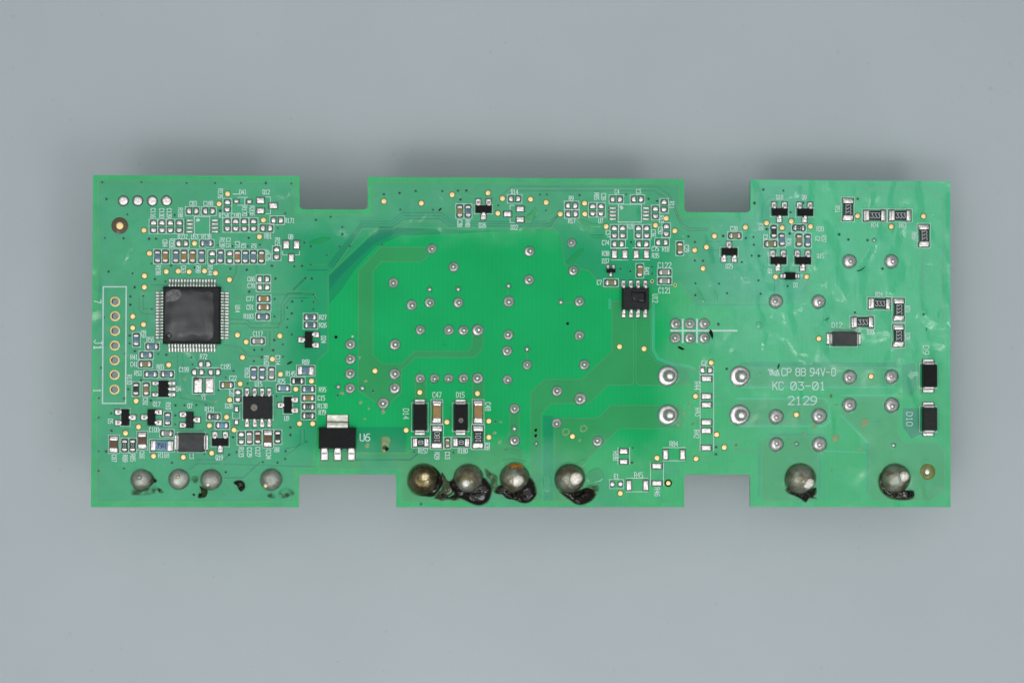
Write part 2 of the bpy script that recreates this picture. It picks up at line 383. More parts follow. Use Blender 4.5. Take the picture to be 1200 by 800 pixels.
copper([(866, 470), (965, 470), (969, 474), (969, 492), (965, 496), (866, 496)])
copper([(988, 466), (1052, 466), (1052, 508), (1060, 519), (1097, 519), (1107, 529), (1107, 574), (1091, 586), (1025, 586), (1019, 579), (1019, 516), (988, 484)])
copper([(899, 512), (962, 512), (966, 516), (966, 530), (958, 531), (958, 581), (954, 586), (897, 586), (893, 581), (893, 518)])

RIDGES = [([(868, 453.5), (1049, 453.5)], 'pale', 0.32), ([(868, 427), (1049, 427.5)], 'teal', 0.5), ([(862, 467), (966, 467), (971, 472)], 'pale', 0.3), ([(866, 499), (966, 499), (972, 494), (972, 473)], 'pale', 0.35), ([(900, 508.5), (964, 509), (969.5, 514)], 'teal', 0.4),
    ([(986, 463), (1051, 463)], 'pale', 0.3), ([(985, 486), (1016, 518)], 'pale', 0.3), ([(1016.5, 519), (1016.5, 578)], 'teal', 0.4), ([(890, 518), (889.5, 580)], 'teal', 0.4), ([(961, 533), (961, 582)], 'teal', 0.4), ([(966, 528), (1017, 530)], 'pale', 0.25),
    ([(765.5, 355), (765.5, 410), (771, 420), (790, 427), (806, 429), (815, 433)], 'pale', 0.55), ([(714.5, 362), (714.5, 350)], 'pale', 0.5), ([(816, 357), (900, 357.5)], 'teal', 0.35)]
def ribbon(pts, w, z, mat, name, closed=False):
    """flat strip with thickness along a polyline in board mm, mitred"""
    n = len(pts); vs, fs = [], []
    P = [Vector(p) for p in pts]
    for i, p in enumerate(P):
        a = (p-P[i-1]) if (i > 0 or closed) else (P[1]-p)
        b = (P[(i+1) % n]-p) if (i < n-1 or closed) else (p-P[i-1])
        a = a.normalized(); b = b.normalized(); t = (a+b)
        t = t.normalized() if t.length > 1e-6 else a
        nn = Vector((-t.y, t.x)); kx = w/2/max(0.35, nn.dot(Vector((-a.y, a.x))))
        l, r = p+nn*kx, p-nn*kx
        vs += [(l.x, l.y, z), (r.x, r.y, z), (l.x, l.y, z-0.012), (r.x, r.y, z-0.012)]
    m = n if closed else n-1
    for i in range(m):
        a, b = 4*i, 4*((i+1) % n)
        fs += [(a, a+1, b+1, b), (a+2, b+2, b+3, a+3), (a, b, b+2, a+2), (a+1, a+3, b+3, b+1)]
    return from_py(vs, fs, name, [M[mat]])
M['ridge_pale'] = soldermask('painted_lacquer_ridge', (0.060, 0.57, 0.28)); M['ridge_teal'] = soldermask('lacquer_dark_strip', (0.020, 0.42, 0.21))  # flat strips: glint on the lacquer ridges painted pale, dark lines teal
for pts, c_, w_ in RIDGES: put('painted_lacquer_ridge', ribbon(PB(pts), w_, 0.014, 'ridge_'+c_, 'painted_lacquer_ridge'))
for pts in EDGES: put('copper_edge', ribbon(PB(pts), 0.13, 0.041, 'traceline', 'copper_edge', True))
def trace(pts, w=0.14, mat='groove', z=0.048): put('copper_trace', ribbon(PB(pts), w, z, mat, 'copper_trace'))
def bus(pts, n, dx, dy, w=0.12, mats=('groove', 'traceline')):
    for i in range(n):
        trace([(u+dx[j]*i, v+dy[j]*i) for j, (u, v) in enumerate(pts)], w, mats[i % len(mats)])
# four-line bus along the top of the middle panel
for i, mt in enumerate(('groove', 'groove', 'groove', 'traceline')):
    k_ = i*3.3
    trace([(384+k_*0.8, 312-1.6*i+i*2.6), (424, 259.6+k_*0.9), (458+k_*0.3, 259.6+k_*0.9), (471+k_*0.3, 249.6+k_*1.05), (518-k_*0.4, 249.6+k_*1.0), (529-k_*0.3, 259.5+k_*0.8), (643+k_*0.3, 259.7+k_*0.8), (655, 251+i*0.6)], 0.14, mt)
for i in range(3):
    trace([(590, 227+i*4), (600, 218.5+i*2.6), (770-i*2, 218.5+i*2.6), (785, 229+i*3), (799, 262+i*2), (808, 267.5+i*1.5), (830, 267.5+i)], 0.13, ('groove', 'traceline', 'groove')[i])
trace([(507, 225), (570, 222.6)], 0.12, 'traceline'); trace([(535, 228), (556, 230.5), (562, 238)], 0.12, 'traceline')
bus([(176.5, 334), (199, 334)], 2, (0, 0), (4.2, 4.2))
bus([(163, 349), (163, 363), (168, 368), (183, 368)], 3, (2.4, 2.4, 2.2, 0), (0, 0, -3.4, -3.4))
bus([(270, 374), (289, 374), (293, 379), (329, 379), (333, 374), (333, 357), (341, 349), (362, 349)], 4, (0, 0, 0, -1.5, -1.8, -1.8, -1.8, -4), (2.6, 2.6, 2.4, 2.4, 0, 0, -2.8, -2.8))
bus([(268, 330), (272, 330), (277, 318), (277, 308)], 2, (0, 0, 3, 3), (3, 3, 0, 0))
bus([(317, 345), (367, 345), (375, 356)], 2, (0, 0, 0), (-3.6, -3.6, 0))
trace([(343, 340), (357, 327)], 0.3, 'groove'); trace([(360, 310.5), (385, 310.5)], 0.13, 'traceline'); trace([(360, 316.5), (384, 316.5)], 0.13)
bus([(214, 415), (214, 445), (220, 460), (250, 468)], 3, (-3, -3, -4, 0), (0, 0, 3, 3))
bus([(231, 415), (231, 424)], 6, (3.1, 3.1), (0, 0))
bus([(262, 404), (281, 406), (292, 417), (309, 417)], 2, (0, 0, 0, 0), (4, 4, 4, 4))
bus([(311, 388), (311, 407)], 4, (2.6, 2.6), (0, 0))
trace([(371, 546.5), (262, 543.5)], 0.12); trace([(230, 538.5), (262, 538.5), (268, 533)], 0.2); trace([(262, 559.5), (285, 559.5), (305, 541)], 0.2); trace([(222, 550), (231, 543), (258, 543)], 0.2)
bus([(335, 533), (345, 527), (352, 519), (352, 503)], 3, (-1.2, 1.5, 2.4, 2.4), (-3.5, -2.2, 0, 0))
trace([(417, 538.5), (481, 538.5), (490, 531)], 0.28, 'groove'); trace([(420, 530.4), (470, 530.4)], 0.14, 'traceline')
trace([(1004, 233), (1010, 227), (1017, 221), (1089, 221), (1106, 237), (1106, 402), (1091, 420)], 0.26, 'traceline')
trace([(1082, 291), (1082, 368)], 0.22, 'traceline'); trace([(1052, 408), (1052, 430)], 0.22, 'traceline'); trace([(1020, 362), (1020, 370)], 0.2, 'traceline')
trace([(945, 330), (945, 337), (957, 349)], 0.22, 'traceline'); trace([(907.5, 328), (907.5, 344)], 0.22, 'groove'); trace([(912, 328), (912, 344)], 0.16, 'groove')
trace([(930, 396.5), (957, 396.5)], 0.16, 'traceline'); trace([(860, 525), (895, 530)], 0.18, 'traceline'); trace([(816, 536.5), (838, 536)], 0.16, 'traceline'); trace([(804, 536.5), (813, 536.5)], 0.16, 'traceline')
trace([(800, 433.5), (817, 433.5)], 0.3, 'traceline'); trace([(685, 567), (713, 567)], 0.2, 'traceline')
for i in range(4): trace([(826, 283+i*5), (844, 283+i*5)], 0.12, ('groove', 'traceline')[i % 2])
bus([(893, 300), (893, 240), (901, 231), (925, 231)], 2, (3, 3, 2, 0), (0, 2, 3, 3))
trace([(503.5, 339), (503.5, 350)], 0.12, 'traceline'); trace([(537, 339), (537, 350)], 0.12, 'traceline'); trace([(595.8, 335), (595.8, 349)], 0.12, 'traceline')
trace([(657, 354), (676, 354)], 0.16, 'traceline'); trace([(617.7, 409), (617.7, 425)], 0.14, 'traceline'); trace([(416, 454.7), (423, 454.7)], 0.12, 'traceline')
trace([(273, 227.5), (281, 227.5)], 0.14, 'silk')

# ---------------------------------------------------------------- silkscreen lettering
FONT = {
 '0': '1,0 0,1 0,5 1,6 3,6 4,5 4,1 3,0 1,0', '1': '1,5 2,6 2,0;1,0 3,0', '2': '0,5 1,6 3,6 4,5 4,4 0,0 4,0', '3': '0,6 4,6 2,3.6 3,3.6 4,2.6 4,1 3,0 1,0 0,1',
 '4': '3,0 3,6 0,2 4,2', '5': '4,6 0,6 0,3.5 3,3.5 4,2.5 4,1 3,0 0,0', '6': '4,6 2,6 0,4 0,1 1,0 3,0 4,1 4,2.4 3,3.4 0,3.4', '7': '0,6 4,6 1.5,0',
 '8': '1,3.2 0,4.2 0,5 1,6 3,6 4,5 4,4.2 3,3.2 1,3.2 0,2.2 0,1 1,0 3,0 4,1 4,2.2 3,3.2', '9': '0,0 2,0 4,2 4,5 3,6 1,6 0,5 0,3.6 1,2.6 4,2.6',
 'A': '0,0 0,4 2,6 4,4 4,0;0,2 4,2', 'B': '0,0 0,6 3,6 4,5 4,4 3,3.2 0,3.2;3,3.2 4,2.2 4,1 3,0 0,0', 'C': '4,1 3,0 1,0 0,1 0,5 1,6 3,6 4,5', 'D': '0,0 0,6 2.5,6 4,4.5 4,1.5 2.5,0 0,0',
 'E': '4,0 0,0 0,6 4,6;0,3 3,3', 'J': '0,1 1,0 2,0 3,1 3,6;1.5,6 4,6', 'K': '0,0 0,6;4,6 0,2.5;1.4,3.6 4,0', 'L': '0,6 0,0 4,0', 'P': '0,0 0,6 3,6 4,5 4,4 3,3 0,3',
 'Q': '1,0 0,1 0,5 1,6 3,6 4,5 4,1 3,0 1,0;2.4,1.8 4,0', 'R': '0,0 0,6 3,6 4,5 4,4 3,3 0,3;2,3 4,0', 'U': '0,6 0,1 1,0 3,0 4,1 4,6', 'V': '0,6 2,0 4,6', 'Y': '0,6 2,3 4,6;2,3 2,0', '-': '0.4,3 3.6,3', ' ': ''}
def text_mesh(s, hh, width, stroke, mat, z, slash=False):
    n = len(s); adv = width/n; cw = adv*0.74; vs, fs = [], []
    for i, ch in enumerate(s):
        x0 = -width/2+i*adv+(adv-cw)/2
        for st in (FONT[ch]+(';0.4,0.6 3.6,5.4' if slash and ch == '0' else '')).split(';'):
            if not st: continue
            pp = [tuple(map(float, q.split(','))) for q in st.split()]
            pp = [Vector((x0+a/4*cw, (b/6-0.5)*hh)) for a, b in pp]
            for a, b in zip(pp, pp[1:]):
                d = (b-a)
                if d.length < 1e-6: continue
                d.normalize(); nn = Vector((-d.y, d.x))*stroke/2; e = d*stroke*0.42; j = len(vs)
                zz = z+len(fs)*0.0004
                for q in (a-e-nn, b+e-nn, b+e+nn, a-e+nn): vs.append((q.x, q.y, zz))
                fs.append((j, j+1, j+2, j+3))
    return from_py(vs, fs, 'silkscreen_text', [M[mat]])
def label(s, X, Y, o='h', hh=36, adv=20, stroke=0.125, slash=False):
    me = text_mesh(s, zmm(hh), zmm(adv)*len(s), stroke, 'silk', 0.074, slash)
    atz('silkscreen_text', me, X, Y, 0, 0 if o == 'h' else -math.pi/2)
LN = [0]
def line(pts, w=0.12, closed=False, name='silkscreen_line'):
    LN[0] += 1
    put(name, ribbon([B(*Q(*p)) for p in pts], w, 0.066+LN[0] % 13*0.0006, 'silk', name, closed))
def frame(X0, Y0, X1, Y1, w=0.09): line([(X0, Y0), (X1, Y0), (X1, Y1), (X0, Y1)], w, True, 'silkscreen_frame')

# ---------------------------------------------------------------- parts: passives
SIZES = {'0603': (1.62, 0.82, 0.46, 0.33, 2.10, 1.02), '0805': (2.10, 1.28, 0.60, 0.45, 2.72, 1.50), '1206': (3.12, 1.58, 0.62, 0.55, 3.78, 1.86), '1206c': (2.95, 1.36, 1.0, 0.48, 3.75, 1.62), '0402': (1.15, 0.62, 0.5, 0.26, 1.6, 0.82)}
NAMES = {'blue': 'chip_resistor', 'cyan': 'chip_resistor', 'black': 'chip_resistor', 'tan': 'ceramic_capacitor', 'olive': 'ceramic_capacitor', 'brown': 'ceramic_capacitor', 'grey': 'ceramic_capacitor'}
def passive(col, X, Y, o='v', size='0603', mark=None, jitter=True, fr=True):
    L, Wd, Hh, tl, PL, PW = SIZES[size]
    nm = NAMES[col]; rot = math.pi/2 if o == 'v' else 0
    rot2 = rot+(random.uniform(-0.035, 0.035) if jitter else 0)
    cap = nm == 'ceramic_capacitor'; z0 = 0.10
    p = atz(nm, box(nm, L-tl*1.4, Wd*(0.97 if cap else 0.98), z0, z0+Hh*(0.97 if cap else 0.96), 0.04, col), X, Y, 0, rot2)
    tm = cached(('term', size), lambda: box('terminal', tl, Wd, z0-0.01, z0+Hh, 0.07 if size != '1206c' else 0.12, 'tin', 3))
    def fil():
        pl = (PL-L)/2+tl*0.9
        out = dshape(pl, PW) if size in ('0603', '0402') else rrect(pl, PW, 0.12, 3)
        return mound('solder_fillet', out, 0.17, ('fillet' if size in ('0603', '0402') else 'solder', 'opening'), 0.11)
    fm = cached(('fil', size), fil); pl = (PL-L)/2+tl*0.9
    for s in (1, -1):
        put('terminal', tm, s*(L-tl)/2, 0, 0, 0, p)
        f = put('solder_fillet', fm, s*(PL-pl)/2, 0, 0, 0 if s > 0 else math.pi, p)
    if mark:
        sc_ = {'0603': 0.42, '0805': 0.6, '1206': 0.85}[size]
        tm2 = text_mesh(mark, sc_, (L-2*tl)*0.86, 0.10 if size != '0603' else 0.07, 'marking' if col == 'black' else 'marking_dark', z0+Hh*0.96+0.006)
        put('marking', tm2, 0, 0, 0, 0, p)
    if fr:
        a, b = (PL*PX*ZM/2+9, PW*PX*ZM/2+8)
        if o == 'v': a, b = b, a
        frame(X-a, Y-b, X+a, Y+b)
    return p
def empty2(X, Y, o='v', fr=True):
    d = 31
    for s in (1, -1):
        if o == 'h': atz('solder_pad', dpad_mesh(), X+s*d, Y, 0, 0 if s > 0 else math.pi)
        else: atz('solder_pad', dpad_mesh(), X, Y-s*d, 0, math.pi/2 if s > 0 else -math.pi/2)
    if fr:
        a, b = (60, 36) if o == 'h' else (36, 60)
        frame(X-a, Y-b, X+a, Y+b)
def pads(lst, mat='solder'):
    for X, Y, w, h in lst: atz('solder_pad', pad_mesh(zmm(w), zmm(h), mat), X, Y)
TP_SEEN = []
def tp(*pts):
    me = cached('tp', lambda: mound('test_point', circ(0, 0, 0.44, 20), 0.035, ('gold', 'opening'), 0.07, ((0.97, 0.6), (0.7, 0.9), (0.3, 1.0))))
    for X, Y in pts:
        q = Q(X, Y)
        if any(math.hypot(q[0]-a, q[1]-b) < 2.5 for a, b in TP_SEEN): continue
        TP_SEEN.append(q); atz('test_point', me, X, Y)
VIA_SEEN = []
def via(*pts):
    me = cached('via', lambda: lathe('via_hole', [(0.24, 0.054), (0.19, 0.062), (0.115, 0.060), (0.07, 0.055)], ('via', 'hole'), 14, [0, 0, 1, 1]))
    for X, Y in pts:
        q = Q(X, Y)
        if any(math.hypot(q[0]-a, q[1]-b) < 2 for a, b in VIA_SEEN): continue
        VIA_SEEN.append(q)
        o = atz('via_hole', me, X, Y); s = random.uniform(0.8, 1.2); o.scale = (s, s, 1)
def spot(X, Y, r, name='flux_stain', mat='stain', z=0.066):
    n = 16; ph = random.random()*6
    pts = [(zmm(r)*(1+0.13*math.sin(2*a+ph)+0.1*math.sin(3*a+ph*2))*math.cos(a), zmm(r)*(1+0.13*math.sin(2*a+ph)+0.1*math.sin(3*a+ph*2))*math.sin(a)) for a in [2*math.pi*i/n for i in range(n)]]
    vs = [(*p, z-0.012) for p in pts]+[(p[0]*0.9, p[1]*0.9, z) for p in pts]
    fs = [(i, (i+1) % n, n+(i+1) % n, n+i) for i in range(n)]+[tuple(range(n, 2*n))]
    atz(name, from_py(vs, fs, name, [M[mat]], True), X, Y)
def joint(X, Y, r=36, kind='pin', seed=None):
    """through-hole joint: mask annulus, solder fillet, clipped pin end"""
    R = zmm(r); sd = random.random(); a = random.uniform(0, 6.28); e = R*random.uniform(0.05, 0.2)
    ox, oy = e*math.cos(a), e*math.sin(a)
    if kind == 'large': ox, oy = R*0.16, -R*0.02
    pr = R*(0.36 if kind != 'large' else 0.47); ph = 0.75 if kind != 'large' else 1.25
    if kind != 'large' and r >= 50:
        pr = R*0.24; ph = 1.0
        prof = [(R*1.04, 0.06), (R*1.0, 0.18), (R*0.93, 0.30), (R*0.82, 0.40), (R*0.68, 0.47), (R*0.50, 0.53), (R*0.36, 0.58), (pr, ph*0.72), (pr*0.5, ph*0.78)]
    else:
        prof = [(R*1.05, 0.06), (R, 0.13), (R*0.90, 0.18), (R*0.76, 0.22), (R*0.58, 0.27), (pr*1.25, ph*0.56), (pr, ph*0.85), (pr*0.8, ph*0.97), (pr*0.4, ph*1.02)]
    sh = [(0, 0), (0, 0), (ox*0.1, oy*0.1), (ox*0.4, oy*0.4), (ox*0.7, oy*0.7)]+[(ox, oy)]*4
    prof = [(R*1.13, 0.062)]+prof; sh = [(0, 0)]+sh
    me = lathe('solder_joint', prof, ('joint', 'opening'), 22, [1]+[0]*9, 0.025, sh)
    x, y = B(*Q(X, Y))
    j = put('solder_joint', me, x, y)
    an = cached(('annu', round(R, 2)), lambda: lathe('mask_annulus', [(R*1.24, 0.034), (R*1.20, 0.052), (R*1.0, 0.058), (R*0.5, 0.058)], ('annulus',), 24))
    put('mask_annulus', an, 0, 0, 0, 0, j)
    return j
def dot(X, Y, r=18):
    R = zmm(r)
    me = cached(('dot', r), lambda: lathe('solder_dot', [(R*1.5, 0.05), (R*1.4, 0.060), (R, 0.066), (R*0.9, 0.16), (R*0.6, 0.25), (R*0.2, 0.28)], ('solder', 'annulus'), 16, [1, 1, 0, 0, 0, 0]))
    atz('solder_dot', me, X, Y)

# ---------------------------------------------------------------- parts: leaded packages
def gull(w, reach, zs, t=0.13, foot=0.45):
    """gull-wing lead: leaves the body at height zs, bends down, foot on the board; local +x is outwards"""
    w, reach = round(w, 3), round(reach, 3)
    def mk():
        x1 = reach-foot
        path = [(-0.15, zs), (x1*0.35, zs), (x1*0.75, zs-0.12*zs), (x1*1.0, 0.14), (x1+foot*0.35, 0.10), (reach, 0.10)]
        vs, fs = [], []
        for x, z in path:
            for yy, zz in ((-w/2, z-0.02), (-w/2, z+t), (w/2, z+t), (w/2, z-0.02)): vs.append((x, yy, zz))
        for i in range(len(path)-1):
            a = 4*i
            for j in range(4): fs.append((a+j, a+(j+1) % 4, a+4+(j+1) % 4, a+4+j))
        fs += [(3, 2, 1, 0), tuple(4*(len(path)-1)+j for j in range(4))]
        bm = bmesh.new(); bv = [bm.verts.new(v) for v in vs]
        for f in fs: bm.faces.new([bv[i] for i in f])
        bmesh.ops.recalc_face_normals(bm, faces=bm.faces[:])
        bmesh.ops.bevel(bm, geom=[e for e in bm.edges if abs(e.verts[0].co.y-e.verts[1].co.y) < 1e-5 and e.verts[0].co.z > 0.1], offset=0.03, segments=1, affect='EDGES')
        return from_bm(bm, 'lead', [M['tin']], False)
    return cached(('gull', w, reach, zs, foot), mk)
def leaded(name, X, Y, bw, bh, leads, z1=0.95, mat='epoxy', lw=0.42, pw=None, zs=0.45, foot=0.42, draft=0.12, frame_=None):
    """body bw x bh (tile px), leads: (X, Y, side, length-in-tile-px, pad-width-tile-px) centre of the visible lead"""
    p = atz(name, molded(name, zmm(bw), zmm(bh), 0.12, z1, draft, mat), X, Y)
    bx, by = B(*Q(X, Y))
    for lx, ly, side, ln, wd in leads:
        px_, py_ = B(*Q(lx, ly)); px_ -= bx; py_ -= by
        rot = {'r': 0, 'u': math.pi/2, 'l': math.pi, 'd': -math.pi/2}[side]
        hw, hd = zmm(bw)/2, zmm(bh)/2; L = zmm(ln)
        sx, sy = {'r': (hw, py_), 'l': (-hw, py_), 'u': (px_, hd), 'd': (px_, -hd)}[side]
        put('lead', gull(lw, L*0.92, zs, foot=foot), sx, sy, 0, rot, p)
        W_ = zmm(wd); c = L*0.52
        pm = cached(('lpad', round(L, 2), round(W_, 2)), lambda: mound('solder_pad', rrect(round(L*0.95, 2), round(W_, 2), 0.06, 3), 0.10, ('solder', 'opening'), 0.10))
        put('solder_pad', pm, sx+c*math.cos(rot), sy+c*math.sin(rot), 0, rot, p)
    return p
def sot(X, Y, o, mat='epoxy', s=1.0, d3=43, frame_=True, name='transistor'):
    """o: side of the single lead"""
    lw, ln = 45*s, 54*s
    if o in 'lr':
        bw, bh = 62*s, 132*s; sg = 1 if o == 'r' else -1
        ld = [(X+sg*60, Y, o, ln, lw)]+[(X-sg*60, Y+q*d3*s, 'l' if o == 'r' else 'r', ln, lw) for q in (-1, 1)]
    else:
        bw, bh = 132*s, 62*s; sg = -1 if o == 'u' else 1
        ld = [(X, Y+sg*60, o, ln, lw)]+[(X+q*d3*s, Y-sg*60, 'u' if o == 'd' else 'd', ln, lw) for q in (-1, 1)]
    if frame_: frame(X-bw/2-9, Y-bh/2-7, X+bw/2+9, Y+bh/2+7)
    return leaded(name, X, Y, bw, bh, ld, mat=mat, z1=1.0, lw=0.46*s)
def diode(X, Y, w, h, o, mat='epoxy', z1=1.5, tl=34, tw=0.62, name='diode', fr=True):
    """block diode with a wide folded terminal at each end"""
    p = atz(name, molded(name, zmm(w), zmm(h), 0.10, z1, 0.13, mat), X, Y)
    L = zmm(tl); wd = zmm(w if o == 'v' else h)*tw
    for s in (1, -1):
        rot = (math.pi/2 if s > 0 else -math.pi/2) if o == 'v' else (0 if s > 0 else math.pi)
        e = zmm(h if o == 'v' else w)/2
        sx, sy = (0, s*e) if o == 'v' else (s*e, 0)
        tm = cached(('dterm', round(L, 2), round(wd, 2)), lambda: gull(wd, L*0.92, 0.62, t=0.16, foot=L*0.45))
        put('terminal', tm, sx, sy, 0, rot, p)
        pm = cached(('dpadm', round(L, 2), round(wd, 2)), lambda: mound('solder_pad', rrect(round(L, 2), round(wd*1.15, 2), 0.08, 3), 0.10, ('solder', 'opening'), 0.10))
        c = L*0.5; put('solder_pad', pm, sx+c*math.cos(rot), sy+c*math.sin(rot), 0, rot, p)
    if fr: frame(X-w/2-10, Y-h/2-8, X+w/2+10, Y+h/2+8)
    return p
def film_patch(p, pts, z, h, mat, name):
    """thin irregular skin on top of a package (local mm)"""
    n = len(pts); cx = sum(a for a, b in pts)/n; cy = sum(b for a, b in pts)/n
    vs = [(x, y, z) for x, y in pts]+[(cx+(x-cx)*0.95, cy+(y-cy)*0.95, z+h) for x, y in pts]+[(cx+(x-cx)*0.5, cy+(y-cy)*0.5, z+h*1.2) for x, y in pts]
    fs = []
    for r in (0, n):
        for i in range(n): fs.append((r+i, r+(i+1) % n, r+n+(i+1) % n, r+n+i))
    fs.append(tuple(range(2*n, 3*n)))
    put(name, from_py(vs, fs, name, [M[mat]], True), 0, 0, 0, 0, p)


# ================================================================ populate the board
# ---- upper left
tile(100, 195)
for X in (310, 428, 546, 662):
    atz('solder_pad', cached('filled', lambda: mound('solder_pad', circ(0, 0, 0.80, 24), 0.16, ('solder', 'opening'), 0.10)), X, 281)
atz('mounting_ring', lathe('mounting_ring', [(1.40, 0.052), (1.38, 0.060), (0.62, 0.064), (0.60, 0.068), (0.52, 0.12), (0.46, 0.13)], ('ring_brown', 'gold'), 32, [0, 0, 0, 1, 1, 1]), 281, 484)
tp((1160, 224), (1090, 305), (478, 521), (523, 709), (890, 628))
for X in (556, 625, 694, 766): empty2(X, 490)
empty2(875, 365, 'h'); empty2(1008, 365, 'h'); empty2(790, 628, 'h'); passive('blue', 990, 628, 'h')
frame(888, 410, 1015, 555, 0.13)
for Y in (440, 470, 501, 533): pads([(850, Y, 62, 17), (1057, Y, 62, 17)])
spot(918, 437, 15, 'silkscreen_dot', 'silk', 0.07)
for s_, X, Y in (('C116', 553, 382), ('C130', 623, 382), ('C139', 684, 382), ('R188', 776, 378), ('R176', 1102, 222), ('C84', 650, 627), ('R206', 705, 630)): label(s_, X, Y, 'd')
label('C83', 880, 303); label('C188', 1003, 303); label('R237', 795, 575); label('U53', 892, 575); label('R138', 988, 575)
for X, c in ((590, 'blue'), (654, 'tan'), (740, 'blue'), (805, 'tan'), (876, 'tan'), (950, 'blue'), (1035, None), (1103, 'blue')):
    passive(c, X, 735) if c else empty2(X, 740)
via((138, 130), (458, 130), (826, 136), (1058, 137), (172, 266), (343, 392), (160, 585), (312, 587), (520, 590), (577, 590), (730, 397), (1100, 362), (1080, 642))
tile(220, 195)
tp((617, 438), (585, 573)); empty2(323, 322)
pads([(397, 285, 42, 30), (503, 287, 42, 30)]); line([(405, 253), (490, 253)]); line([(405, 318), (490, 318)]); line([(465, 253), (465, 318)])
pads([(593, 278, 66, 48), (593, 362, 66, 46), (697, 320, 70, 48)]); line([(635, 250), (675, 250), (675, 292)]); line([(675, 348), (675, 388), (635, 388)])
for X in (323, 391, 462, 537): empty2(X, 478)
empty2(730, 440, 'h'); empty2(642, 505, 'h')
label('R171', 832, 442); label('R81', 656, 570); label('D41', 450, 210); label('Q12', 640, 210); label('R154', 295, 400); label('C180', 392, 400)
label('R170', 463, 366, 'd'); label('R206', 525, 362, 'd'); label('R139', 280, 622, 'd'); label('C115', 332, 622, 'd'); label('C71', 405, 640, 'd'); label('R3', 455, 648, 'd'); label('R2', 540, 650, 'd'); label('R15', 732, 612, 'd'); label('C76', 660, 740, 'd')
empty2(342, 740); passive('tan', 407, 738); passive('blue', 470, 738); passive('blue', 536, 738); passive('olive', 602, 738)
empty2(725, 708); pads([(803, 638, 52, 70), (888, 638, 50, 70), (845, 745, 46, 66)]); line([(775, 690), (775, 722), (815, 722)]); line([(875, 722), (912, 722), (912, 690)]); label('Q8', 840, 575)
via((223, 137), (434, 137), (637, 137), (845, 140), (264, 362), (500, 395), (497, 583), (588, 640), (245, 640), (365, 652), (490, 652), (735, 505), (795, 383), (952, 622), (1005, 652), (1133, 725), (1045, 437), (1165, 412))
# ---- processor and J1
tile(100, 300)
tp((482, 161), (482, 253), (660, 126), (757, 123), (847, 128), (972, 121), (1061, 139), (1175, 192), (387, 491), (386, 584), (474, 557))
for s_, X, Y in (('R198', 595, 115), ('C63', 800, 108), ('R98', 920, 108), ('R144', 1018, 118), ('R59', 475, 635)): label(s_, X, Y, 'd')
put('silkscreen_frame', ribbon(PB([(121.0, 336.0), (148.0, 336.0), (147.2, 472.4), (120.2, 472.4)]), 0.21, 0.07, 'silk', 'silkscreen_frame', True))
ringm = None
for u, v in J1:
    x, y = B(u, v)
    ringm = ringm or lathe('plated_hole', [(0.84, 0.052), (0.82, 0.085), (0.64, 0.085), (0.58, 0.07), (0.575, -0.8), (0.575, -1.6)], ('gold', 'barrel'), 28, [0, 0, 0, 1, 1])
    put('plated_hole', ringm, x, y)
# open the bottom of the plated holes
if ringm:
    bm = bmesh.new(); bm.from_mesh(ringm)
    bmesh.ops.delete(bm, geom=[f for f in bm.faces if len(f.verts) > 4], context='FACES'); bm.to_mesh(ringm); bm.free()
label('7', 100, 370, 'd', 56, 34, 0.16); label('J1', 103, 722, 'd', 60, 42, 0.16)
passive('blue', 416, 682); passive('blue', 546, 737, 'h'); label('R56', 530, 680)
via((190, 127), (385, 141), (568, 188), (655, 208), (402, 255), (367, 330), (473, 326), (367, 397), (542, 432), (152, 500), (362, 648), (362, 712), (405, 775), (540, 62), (700, 78), (893, 95))
qx, qy = 872, 484
qfp = atz('quad_flat_chip', molded('quad_flat_chip', 9.62, 9.62, 0.15, 1.45, 0.22, 'epoxy_gloss', 0.12), qx, qy)
qlead = gull(0.27, 1.16, 0.62, t=0.14, foot=0.5)
for i in range(16):
    q = (i-7.5)*0.497
    for ex, ey, r_ in ((4.78, q, 0), (-4.78, q, math.pi), (q, 4.78, math.pi/2), (q, -4.78, -math.pi/2)): put('lead', qlead, ex, ey, 0, r_, qfp)
qpad = cached('qpad', lambda: mound('solder_pad', rrect(0.72, 0.34, 0.05, 2), 0.06, ('solder', 'opening'), 0.05))
for i in range(16):
    q = (i-7.5)*0.497
    for ex, ey, r_ in ((5.72, q, 0), (-5.72, q, math.pi), (q, 5.72, math.pi/2), (q, -5.72, -math.pi/2)): put('solder_pad', qpad, ex, ey, 0, r_, qfp)
fp = [(-4.45, 3.0), (-4.2, 4.0), (-3.0, 4.3), (-1.6, 4.05), (0, 4.15), (1.6, 3.9), (3.0, 4.0), (3.55, 3.6), (3.5, 2.4), (3.75, 1.0), (3.6, -0.8), (3.75, -2.4), (3.5, -3.6), (2.9, -4.2), (1.0, -4.0), (-1.2, -4.3), (-3.4, -4.2), (-4.3, -3.5), (-4.5, -1.0)]
film_patch(qfp, fp, 1.45, 0.10, 'melted', 'melted_skin')
film_patch(qfp, [(-4.2, 2.2), (-4.3, 3.6), (-3.2, 4.25), (-2.0, 4.2), (-1.7, 3.3), (-2.3, 2.6), (-3.0, 2.3)], 1.57, 0.02, 'scuff', 'scuffed_patch')
put('pin_mark', lathe('pin_mark', [(0.52, 0), (0.46, 0.05), (0.36, 0.05), (0.30, -0.02), (0.1, -0.02)], ('epoxy_gloss',), 20), -3.75, -3.4, 1.54, 0, qfp)
tile(240, 300)
tp((266, 643), (337, 699), (612, 650))
empty2(478, 188, 'h'); empty2(478, 254, 'h'); passive('tan', 480, 347, 'h'); passive('tan', 480, 417, 'h'); passive('blue', 474, 494, 'h')
label('C86', 378, 188); label('C78', 378, 242); label('C77', 370, 348); label('C91', 370, 416); label('R183', 357, 491); label('U14', 268, 430, 'd')
